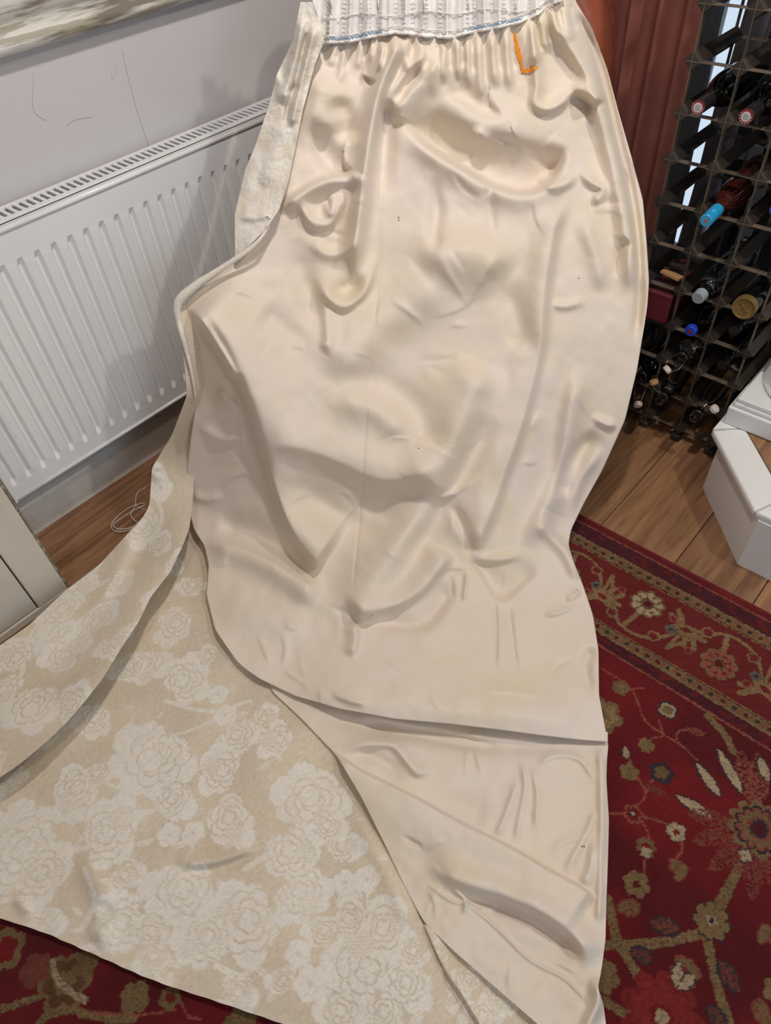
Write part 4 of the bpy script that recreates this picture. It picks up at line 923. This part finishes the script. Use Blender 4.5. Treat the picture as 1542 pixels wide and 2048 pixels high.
def on_tape(px, py, lift=.002):
    k = np.argmin((TX-px)**2+(TY_-py)**2); q = TP.reshape(-1, 3)[k]; d = CAM-q; return q+d/np.linalg.norm(d)*lift
for y0 in (22, 46, -30):
    pts = [on_tape(x, y0+ (1-(x-640)/480)*18+4*math.sin(x*.05)-6 if y0 != 46 else hy(x)-14, .004) for x in np.arange(645, 1112, 7)]
    MB().tube(pts, .0011, 6).obj('drawcord', M['cord'], tape, smooth=True)
sm = MB()
for x in (656, 688, 700, 722, 738, 758, 792, 806, 826, 852, 880, 894, 936, 948, 968, 984, 1008, 1030, 1058, 1084):
    for y in np.arange(-40, hy(x)-16, 9.5):
        a, b = on_tape(x-4, y, .002), on_tape(x+4, y, .002); sm.tube([a, b], .0006, 4)
sm.obj('pocket_stitches', mat_base('stitch_grey', (176, 172, 178), .8), tape, kind='stuff')  # stitches in one even grey
for seg in (((655, 705), (690, 748)), ((748, 762), (762, 765)), ((935, 990), (960, 1000)), ((1000, 1045), (1010, 1046))):
    x0, x1 = min(min(seg[0]), min(seg[1])), max(max(seg[0]), max(seg[1]))
    pts = [on_tape(x, hy(x)-8+3.0*math.sin(x*.9), .0025) for x in np.arange(x0, x1, 1.6)]
    MB().tube(pts, .0008, 4).obj('blue_pen_line', M['bluemark'], tape)
hk = None
for x in (664, 756, 848, 938, 1030):
    a = on_tape(x, 8, .004); up = np.array([0, 0, 1.]); fr = (CAM-a)/np.linalg.norm(CAM-a)
    MB().tube([a+up*.022, a+up*.018+fr*.004, a-up*.004+fr*.003, a-up*.008+fr*.006, a-up*.004+fr*.010, a+up*.012+fr*.009], .0014, 6).obj('curtain_hook', M['hook'], tape, smooth=True)
# tape edge: rolled white hem along its lower border
MB().tube([on_tape(x, hy(x)-1.5, .001) for x in np.arange(652, 1096, 4)], .0028, 8).obj('tape_hem', M['tape'], tape, smooth=True)

# ---- damask colour
DW, DG = rgb((236, 230, 220)), rgb((219, 203, 180))
def damask_cols(P, flowers, vines_, seed, leaves=False):
    shp = P.shape[:-1]; x = P[..., 0].ravel(); y = P[..., 1].ravel(); val = np.zeros(len(x))
    jx = x+.0012*vnoise(x*420, y*420, seed); jy = y+.0012*vnoise(x*420, y*420+7, seed+1)
    r_ = random.Random(seed)
    for pts, w in vines_:
        Q = catmull([at_z(np.array(float(a)), np.array(float(b)), .03)[:2] for a, b in pts], 40)
        m_ = (jx > Q[:, 0].min()-.02) & (jx < Q[:, 0].max()+.02) & (jy > Q[:, 1].min()-.02) & (jy < Q[:, 1].max()+.02)
        xx, yy = jx[m_], jy[m_]
        d = np.sqrt(np.min([(xx-q[0])**2+(yy-q[1])**2 for q in Q], axis=0)) if m_.any() else xx
        v = val[m_]; v[d < w] = .85; val[m_] = v
    if leaves:
        rl = random.Random(seed+3)
        for _ in range(150):
            px, py = rl.uniform(-120, 860), rl.uniform(900, 2060); c = at_z(np.array(px), np.array(py), .03)[:2]; L_ = rl.uniform(.022, .045); w_ = L_*rl.uniform(.22, .4); an = rl.uniform(0, 6.28)
            m_ = (np.abs(jx-c[0]) < L_) & (np.abs(jy-c[1]) < L_)
            if not m_.any(): continue
            u_ = (jx[m_]-c[0])*math.cos(an)+(jy[m_]-c[1])*math.sin(an); v_ = -(jx[m_]-c[0])*math.sin(an)+(jy[m_]-c[1])*math.cos(an)+.25*u_*u_/L_
            s_ = np.clip(1-(2*u_/L_)**2, 0, 1)*(1+.4*u_/L_); v = val[m_]; v[np.abs(v_) < w_/2*s_] = .85; v[(np.abs(v_) < .0009) & (np.abs(u_) < L_*.42)] = .2; val[m_] = v
    for (px, py, R, kind) in flowers:
        a, b = np.array(float(px)), np.array(float(py)); c = at_z(a, b, .03)[:2]; Rw = R/FPX*float(zc_from_z(a, b, .03))
        m_ = (np.abs(jx-c[0]) < Rw*1.3) & (np.abs(jy-c[1]) < Rw*1.3)
        if not m_.any(): continue
        rot = r_.uniform(0, 6.28); n_ = 5 if kind == 's' else r_.choice([5, 6, 7])
        dx, dy = (jx[m_]-c[0])/Rw, (jy[m_]-c[1])/Rw; rho = np.hypot(dx, dy); th = np.arctan2(dy, dx)+rot
        v = val[m_]; lw = .0011/Rw
        if kind == 's':
            lob = .78+.22*np.abs(np.cos(n_/2*th))**.6; ins = rho < lob; v[ins] = 1.0
            v[(rho < .16)] = .25; v[ins & (rho < .62) & (np.abs(np.sin(n_/2*th)) < .09)] = .3
        else:
            ph = r_.uniform(0, 6)
            def ring(fr, n2, off): return fr*(.76+.24*np.abs(np.cos(n2/2*th+off))**.55)*(.90+.16*np.sin(th*2+ph)+.07*np.sin(3*th+2*ph))
            lob = ring(1.08, n_, 0)+.02*np.sin(23*th); ins = rho < lob; v[ins] = 1.0
            ex, ey = dx-.22*math.cos(ph), dy-.22*math.sin(ph); r2 = np.hypot(ex, ey); t2 = np.arctan2(ey, ex)
            for fr, n2, off in ((.74, n_, .7), (.50, n_-1, .2), (.28, 4, .9)):
                lr = fr*(.72+.28*np.abs(np.cos(n2/2*t2+off))**.55); v[ins & (np.abs(r2-lr) < lw*1.7)] = .0
                v[ins & (r2 < lr) & (r2 > lr*.45) & (np.abs(np.sin(n2/2*t2+off+math.pi/2)) < .035/np.clip(r2, .1, 1)) ] = .35
            st = ins & (r2 > .30) & (r2 < .85) & (np.abs(np.sin(t2*11+4*np.sin(r2*5+ph))) < .13) & (np.sin(t2*2+ph) > 0); v[st] = .35
            v[ins & (rho > lob-lw*.9)] = .70
            if kind == 'l':
                gridm = (np.cos(jx[m_]*2*np.pi/.0088)*np.cos(jy[m_]*2*np.pi/.0088) > .2); q = ins & (np.hypot(dx+.38*math.cos(ph), dy+.38*math.sin(ph)) < .34); v[q] = .85; v[q & gridm] = .15
            if kind == 'c':
                cr_ = np.hypot(dx, dy*1.15); v[cr_ < .30] = 1.; v[np.abs(cr_-.30) < lw*1.6] = .1; v[(cr_ < .28) & (np.abs(np.sin(dx*10+2*dy*dy)) < .12)] = .4
        val[m_] = v
    thread = .10*vnoise(x*900, y*160, seed+4)+.10*vnoise(x*160, y*900, seed+5)+.12*vnoise(x*14, y*14, seed+6)
    val = np.clip(val*.90+.05+thread, 0, 1); bg = np.clip(.5+vnoise(x*11, y*11, seed+9), 0, 1)
    G = DG[None]*(.95+.10*bg[:, None]); Cc = G+(DW-G)*val[:, None]
    return np.clip(Cc, 0, 1), val
FLW = [(298, 1518, 92, 'c'), (140, 1305, 66, 'l'), (88, 1448, 66, 'c'), (146, 1585, 58, 'l'), (35, 1685, 92, 'n'), (90, 1745, 62, 'l'), (222, 1655, 72, 'l'), (344, 1252, 46, 'n'), (290, 1330, 50, 'l'), (374, 1352, 58, 'n'), (435, 1387, 23, 's'), (450, 1428, 25, 's'), (473, 1478, 46, 'n'), (435, 1535, 52, 'l'), (350, 1600, 46, 'n'), (619, 1591, 78, 'c'), (461, 1644, 56, 'l'), (385, 1664, 25, 's'), (336, 1667, 25, 's'), (590, 1700, 62, 'l'), (689, 1762, 25, 's'), (733, 1757, 28, 's'), (350, 1784, 72, 'n'), (478, 1838, 84, 'l'), (606, 1790, 60, 'l'), (730, 1918, 92, 'l'), (776, 1848, 56, 'l'), (700, 1826, 40, 'n'), (596, 1906, 28, 's'), (619, 1965, 34, 's'), (671, 2017, 48, 'n'), (88, 1848, 42, 'l'), (235, 1836, 58, 'n'), (400, 1880, 60, 'l'), (817, 1975, 50, 'n'), (760, 2030, 46, 'l'), (550, 1480, 40, 'l'), (530, 1430, 30, 'n'), (180, 1440, 44, 'n'), (10, 1560, 40, 'n'), (560, 1960, 30, 'n'), (300, 1920, 36, 'l'), (690, 1690, 40, 'l'),
       (345, 911, 34, 'l'), (322, 985, 26, 's'), (347, 1036, 24, 's'), (303, 1090, 50, 'n'), (340, 1128, 32, 'l'), (193, 1152, 28, 's'), (168, 1196, 42, 'l'), (128, 1238, 52, 'n'), (258, 1196, 34, 'n'), (215, 1262, 46, 'l'), (137, 1335, 46, 'n'), (40, 1330, 48, 'l'), (20, 1410, 44, 'n'), (250, 1335, 36, 'n'), (-40, 1480, 60, 'l')]
FLW = [(x_, y_, r_*.97, k_) for x_, y_, r_, k_ in FLW]+[(200, 1545, 30, 'n'), (255, 1750, 34, 'l'), (660, 1650, 36, 'n'), (300, 1850, 38, 'l'), (640, 1860, 36, 'n'), (480, 1990, 40, 'l'), (410, 1310, 26, 'l'), (820, 1900, 32, 'n'), (380, 1170, 30, 'n'), (-60, 1620, 60, 'l'), (-90, 1720, 60, 'n')]
VIN = [([(300, 1620), (200, 1640), (120, 1625), (60, 1650)], .006), ([(222, 1655), (180, 1690), (120, 1700)], .006), ([(120, 1240), (70, 1300), (60, 1370), (20, 1400)], .007), ([(450, 1428), (400, 1450), (340, 1470)], .003), ([(619, 1640), (560, 1690), (490, 1735)], .006), ([(733, 1780), (735, 1820), (720, 1860)], .003), ([(385, 1690), (370, 1730), (350, 1760)], .003), ([(490, 1440), (540, 1470), (560, 1520)], .005), ([(596, 1930), (560, 1960), (540, 2000)], .004), ([(330, 1860), (310, 1930), (330, 1990)], .005), ([(700, 1940), (690, 2000), (720, 2060)], .007), ([(200, 1560), (260, 1590), (250, 1640)], .004), ([(330, 1400), (420, 1420), (500, 1400)], .005), ([(0, 1800), (60, 1790), (110, 1760)], .006), ([(320, 1020), (345, 1075), (330, 1110)], .005), ([(170, 1230), (90, 1290), (30, 1300)], .007), ([(170, 1740), (190, 1800), (160, 1860)], .005), ([(430, 1930), (480, 1950), (520, 1920)], .005)]
# ---- face fabric lying on the rug, left
DAM = []
FLE = [(640, 352), (690, 364), (740, 370), (790, 374), (870, 344), (935, 304), (1010, 299), (1040, 283), (1060, 262), (1130, 198), (1180, 132), (1250, 58), (1290, 0), (1340, -60), (1420, -130), (1520, -170), (1650, -175), (1760, -140), (1815, -60), (1840, 0), (1852, 60), (1890, 145), (1925, 225), (1960, 300), (2005, 440), (2048, 565), (2100, 730), (2140, 850)]
FRE = [(640, 385), (690, 405), (740, 420), (790, 425), (870, 412), (950, 405), (1010, 405), (1090, 440), (1130, 450), (1190, 445), (1260, 465), (1325, 510), (1370, 565), (1435, 640), (1510, 705), (1590, 745), (1690, 785), (1742, 800), (1847, 846), (1900, 872), (1932, 887), (2048, 891), (2140, 893)]
CPF = [(350, 620, 'f', 1.50), (400, 620, 'f', 1.54), (366, 700, 'f', 1.45), (410, 700, 'f', 1.48), (374, 790, 'f', 1.41), (425, 790, 'f', 1.46), (345, 870, 'z', .30), (410, 870, 'z', .27), (305, 945, 'z', .19), (400, 950, 'z', .14), (295, 1020, 'z', .11), (400, 1020, 'z', .075), (200, 1130, 'z', .075), (330, 1130, 'z', .045), (440, 1130, 'z', .03), (60, 1250, 'z', .075), (200, 1280, 'z', .04), (450, 1260, 'z', .022), (-60, 1340, 'z', .06), (-170, 1520, 'z', .05), (100, 1500, 'z', .024), (300, 1400, 'z', .022), (600, 1500, 'z', .022), (300, 1700, 'z', .022), (0, 1750, 'z', .022), (-150, 1750, 'z', .022), (700, 1800, 'z', .022), (500, 2040, 'z', .022), (850, 2040, 'z', .022), (850, 2200, 'z', .022), (400, 2200, 'z', .022)]
FOLD = [(640, 385), (690, 405), (740, 420), (790, 425), (870, 412), (900, 400), (960, 388), (1020, 384), (1060, 378), (1095, 364), (1145, 340), (1193, 302), (1243, 278), (1300, 240), (1358, 205), (1405, 168), (1448, 130), (1490, 86), (1528, 40), (1555, 0), (1600, -70), (1640, -130)]
CPU = [c_ for c_ in CPF if c_[1] < 900]+[(305, 945, 'z', .19), (385, 950, 'z', .17), (295, 1020, 'z', .12), (380, 1030, 'z', .135), (350, 1120, 'z', .125), (200, 1130, 'z', .075), (280, 1130, 'z', .10), (60, 1250, 'z', .075), (160, 1250, 'z', .085), (270, 1245, 'z', .125), (200, 1355, 'z', .125), (100, 1350, 'z', .085), (-60, 1340, 'z', .06), (80, 1485, 'z', .12), (0, 1400, 'z', .085), (0, 1550, 'z', .115), (-170, 1520, 'z', .05), (-130, 1640, 'z', .10)]
SU = [([(300, 1010), (290, 1080), (250, 1160), (190, 1240), (120, 1320), (40, 1400)], -.014, 26, 30, .2), ([(262, 1062), (250, 1110), (215, 1180), (170, 1250)], .010, 16, 18, .25), ([(330, 930), (305, 943), (330, 965)], .010, 10, 10, .3), ([(372, 1000), (350, 1090), (300, 1170), (250, 1260), (190, 1350), (110, 1440)], .014, 40, 26, .15)]
ys6 = np.arange(612, 1640, 2.4); xl6 = smooth1(interp(FLE, ys6), 3); xr6 = smooth1(interp(FOLD, ys6), 3)
P, F_, X, Y, Z = sheet(ys6, xl6, xr6, 180, depth_field(CPU), SU, (.0022, 110, 25), .0125, [(1, .004), (3, .010), (5, .018), (4, .03)], [(2, .004), (6, .012), (12, .028), (20, .050), (26, .075)])
fu = mesh_obj('face_fabric_flap', P.reshape(-1, 3), F_, M['damask'], cu, True, label='edge of the damask face rolled over in a long fold')
DAM.append((fu, P))
SF = []
SF.append(([(350, 1730), (430, 1722), (520, 1690)], .014, 9, 22, .25)); SF.append(([(360, 1745), (440, 1738), (520, 1706)], -.006, 12, 10, .25))
SF.append(([(150, 1700), (200, 1780), (210, 1850), (180, 1890)], .012, 22, 26, .2)); SF.append(([(200, 1800), (225, 1840)], -.008, 14, 14, .3))
SF.append(([(30, 1790), (60, 1830)], .008, 14, 14, .3)); SF.append(([(420, 1370), (560, 1560), (640, 1700)], .006, 60, 60, .3))
SF.append(([(700, 1600), (770, 1740), (820, 1860)], .008, 20, 14, .2))
ys3 = np.arange(1030, 2138, 2.4); xl3 = smooth1(np.where(ys3 < 1600, interp(FOLD, ys3)-60, interp(FLE, ys3)), 8); xr3 = smooth1(interp(FRE, ys3), 3)
xl3 += 1.5*np.sin(ys3*.35)*(ys3 > 1845)
P, F_, X, Y, Z = sheet(ys3, xl3, xr3, 330, depth_field([(x_, y_, 'z', .024) for x_, y_ in ((350, 1030), (440, 1130), (200, 1280), (-100, 1520), (300, 1700), (700, 1800), (-150, 1750), (850, 2100), (400, 2100))]), SF, (.0022, 110, 23), .0125, [(1, .004), (3, .010), (5, .018), (4, .03)], [(2, .006), (4, .012)])
face = mesh_obj('face_fabric', P.reshape(-1, 3), F_, M['damask'], cu, True, label='cream floral damask face fabric spread on the rug')
DAM.append((face, P))
for o_, P_ in DAM:
    cc, vv = damask_cols(P_, FLW, VIN, 61, True); set_col(o_, cc)
# ---- hem turn-back strip of face fabric, lower right
ys4 = np.arange(1836, 2140, 2.6); xl4 = interp([(1836, 838), (1932, 884), (2048, 889), (2140, 892)], ys4); xr4 = interp([(1836, 862), (1900, 935), (1970, 1020), (2048, 1110), (2140, 1215)], ys4)
P, F_, X, Y, Z = sheet(ys4, xl4, xr4, 130, depth_field([(x, y, 'z', .017) for x, y in ((840, 1836), (1200, 1836), (890, 2140), (1200, 2140), (950, 2000))]), [([(846, 1842), (888, 1934), (925, 1990), (962, 2052), (1010, 2140)], .016, 4, 26, .04), ([(900, 1930), (960, 1990), (1030, 2060)], .006, 14, 14, .2)], (.001, 60, 71), .0122, [(1, .004)], None)
tb = mesh_obj('hem_turnback', P.reshape(-1, 3), F_, M['damask'], cu, True, label='damask hem folded back under the lining')
cc, vv = damask_cols(P, [(930, 1960, 34, 'n'), (1000, 1990, 46, 'l'), (960, 2040, 40, 'l'), (905, 1990, 26, 'n'), (880, 1900, 20, 'n')], [], 77); set_col(tb, cc)
# ---- leading edge: damask strip turned over, upper left
ys5 = np.arange(4, 522, 2.0)
xl5 = smooth1(interp([(0, 602), (20, 598), (80, 586), (150, 553), (200, 541), (290, 511), (340, 490), (390, 478), (430, 469), (500, 470), (522, 470)], ys5), 2)
xr5 = smooth1(interp([(0, 624), (30, 632), (60, 652), (90, 645), (130, 630), (220, 606), (300, 590), (360, 577), (420, 558), (455, 535), (490, 500), (522, 474)], ys5), 2)
SE = [([(632, 45), (618, 100), (602, 160), (592, 210), (580, 260)], .022, 14, 9, .12), ([(606, 30), (594, 100), (580, 150), (566, 210)], .018, 10, 8, .12), ([(620, 40), (604, 110), (590, 170), (575, 220), (572, 260)], -.02, 6, 6, .15), ([(570, 240), (560, 280), (540, 330), (530, 380)], .012, 22, 20, .2), ([(475, 432), (510, 436), (545, 428)], .010, 8, 14, .25), ([(540, 130), (560, 170), (556, 210)], .010, 10, 10, .3), ([(520, 300), (500, 350), (490, 400)], .008, 14, 14, .3), ([(600, 170), (585, 180), (575, 175)], -.008, 8, 8, .3)]
P, F_, X, Y, Z = sheet(ys5, xl5, xr5, 90, depth_field([(600, 0, 'f', 1.84), (650, 60, 'f', 1.80), (560, 150, 'f', 1.81), (610, 220, 'f', 1.745), (500, 300, 'f', 1.74), (590, 300, 'f', 1.705), (470, 430, 'f', 1.64), (550, 430, 'f', 1.61), (470, 520, 'f', 1.57), (500, 490, 'f', 1.565), (560, -60, 'f', 1.86), (700, -60, 'f', 1.86)]), SE, (.0014, 34, 83), .02, CURL[:3], CURL[:3],
    extra=lambda x, y: .0006*vnoise(x/9, y/9, 91)+.0004*vnoise(x/5, y/5, 92))
le = mesh_obj('leading_edge', P.reshape(-1, 3), F_, M['damask'], cu, True, label='damask leading edge turned over along the lining')
sh_ = P.shape[:-1]; nv_ = np.clip(.72+.35*vnoise(X/22, Y/22, 95)+.15*vnoise(X/8, Y/8, 96), 0, 1).ravel()[:, None]; set_col(le, DG+(DW-DG)*nv_)
# ---- piping: rolled fold of face fabric running out to the arm
path = [(538, 452), (520, 478), (497, 500), (465, 522), (430, 545), (395, 568), (362, 596), (354, 618), (358, 645), (368, 682), (378, 722), (386, 762), (392, 800)]
wid = [3, 5, 6, 7, 8, 10, 12, 10, 8, 7, 5, 3.5, 2]
fz_ = [1.60, 1.575, 1.56, 1.548, 1.538, 1.525, 1.51, 1.50, 1.49, 1.455, 1.435, 1.425, 1.42]
Pp = catmull(path, 50); wv = np.interp(np.linspace(0, 1, 50), np.linspace(0, 1, len(wid)), wid); fv = np.interp(np.linspace(0, 1, 50), np.linspace(0, 1, len(fz_)), fz_)
pts = []; rd = []
for p, w, f in zip(Pp, wv, fv):
    zc = float(zc_from_f(np.array(p[0]), np.array(p[1]), f)); pts.append(CAM+zc*ray(np.array(p[0]), np.array(p[1]))); rd.append(.75*w/FPX*zc)
pp = MB().tube(pts, rd, 14).obj('rolled_fold', M['damask'], cu, smooth=True, label='narrow rolled edge of damask')
nn = len(pp.data.vertices); set_col(pp, np.repeat((DG+(DW-DG)*.75)[None], nn, 0))
# rusty pin on the seam
q = CAM+float(zc_from_f(np.array(535.), np.array(440.), 1.585))*ray(np.array(535.), np.array(440.))
MB().tube([q+np.array([.003*math.cos(a), .003*math.sin(a), .006]) for a in np.linspace(0, 6.28, 12)[:-1]], .0008, 5, closed=True).tube([q, q+np.array([.006, .004, .004])], .0008, 5).obj('pin', M['bronze'], cu)

# ------------------------------------------------------------------ loose drawcord on the floor at the left
L = [[(292, 975), (275, 985), (272, 1010), (290, 1018)], [(290, 1005), (265, 1012), (238, 1030), (222, 1052), (235, 1063), (262, 1058), (282, 1040)], [(290, 1010), (268, 1020), (245, 1035), (226, 1050), (240, 1058), (268, 1052), (290, 1030)], [(272, 1010), (262, 1030), (274, 1044), (292, 1048)]]
lc = thing('loose_cord', 'thin white cotton cord looped on the floorboards beside the damask', 'cord', (-1.4, .55, 0))
for k, pl in enumerate(L):
    Q = catmull(pl, 40); pts = [at_z(np.array(a), np.array(b), .003+.003*k+.002*math.sin(i*.3)) for i, (a, b) in enumerate(Q)]
    MB().tube(pts, .0011, 6).obj('loop', M['cord'], lc, smooth=True)
# hairline crack and stray hairs on the wall
hw = thing('stray_hair', 'few dark hairs and a hairline crack on the white wall above the radiator', 'hair', (XW, .9, .95))
def wallpt(px, py):
    d = ray(np.array(float(px)), np.array(float(py))); return CAM+d*((XW+.0006)/d[0])
for pl, r_ in (([(67, 146), (65, 205), (72, 228), (93, 242)], .0004), ([(133, 252), (150, 240), (185, 234)], .0004), ([(244, 100), (255, 150), (272, 215), (297, 292)], .0004), ([(222, 145), (226, 160), (235, 130)], .0003)):
    MB().tube([wallpt(*q_) for q_ in catmull(pl, 20)], r_, 4).obj('strand', M['hairline'], hw)
for o in bpy.data.objects:
    if '_o' in o: del o['_o']
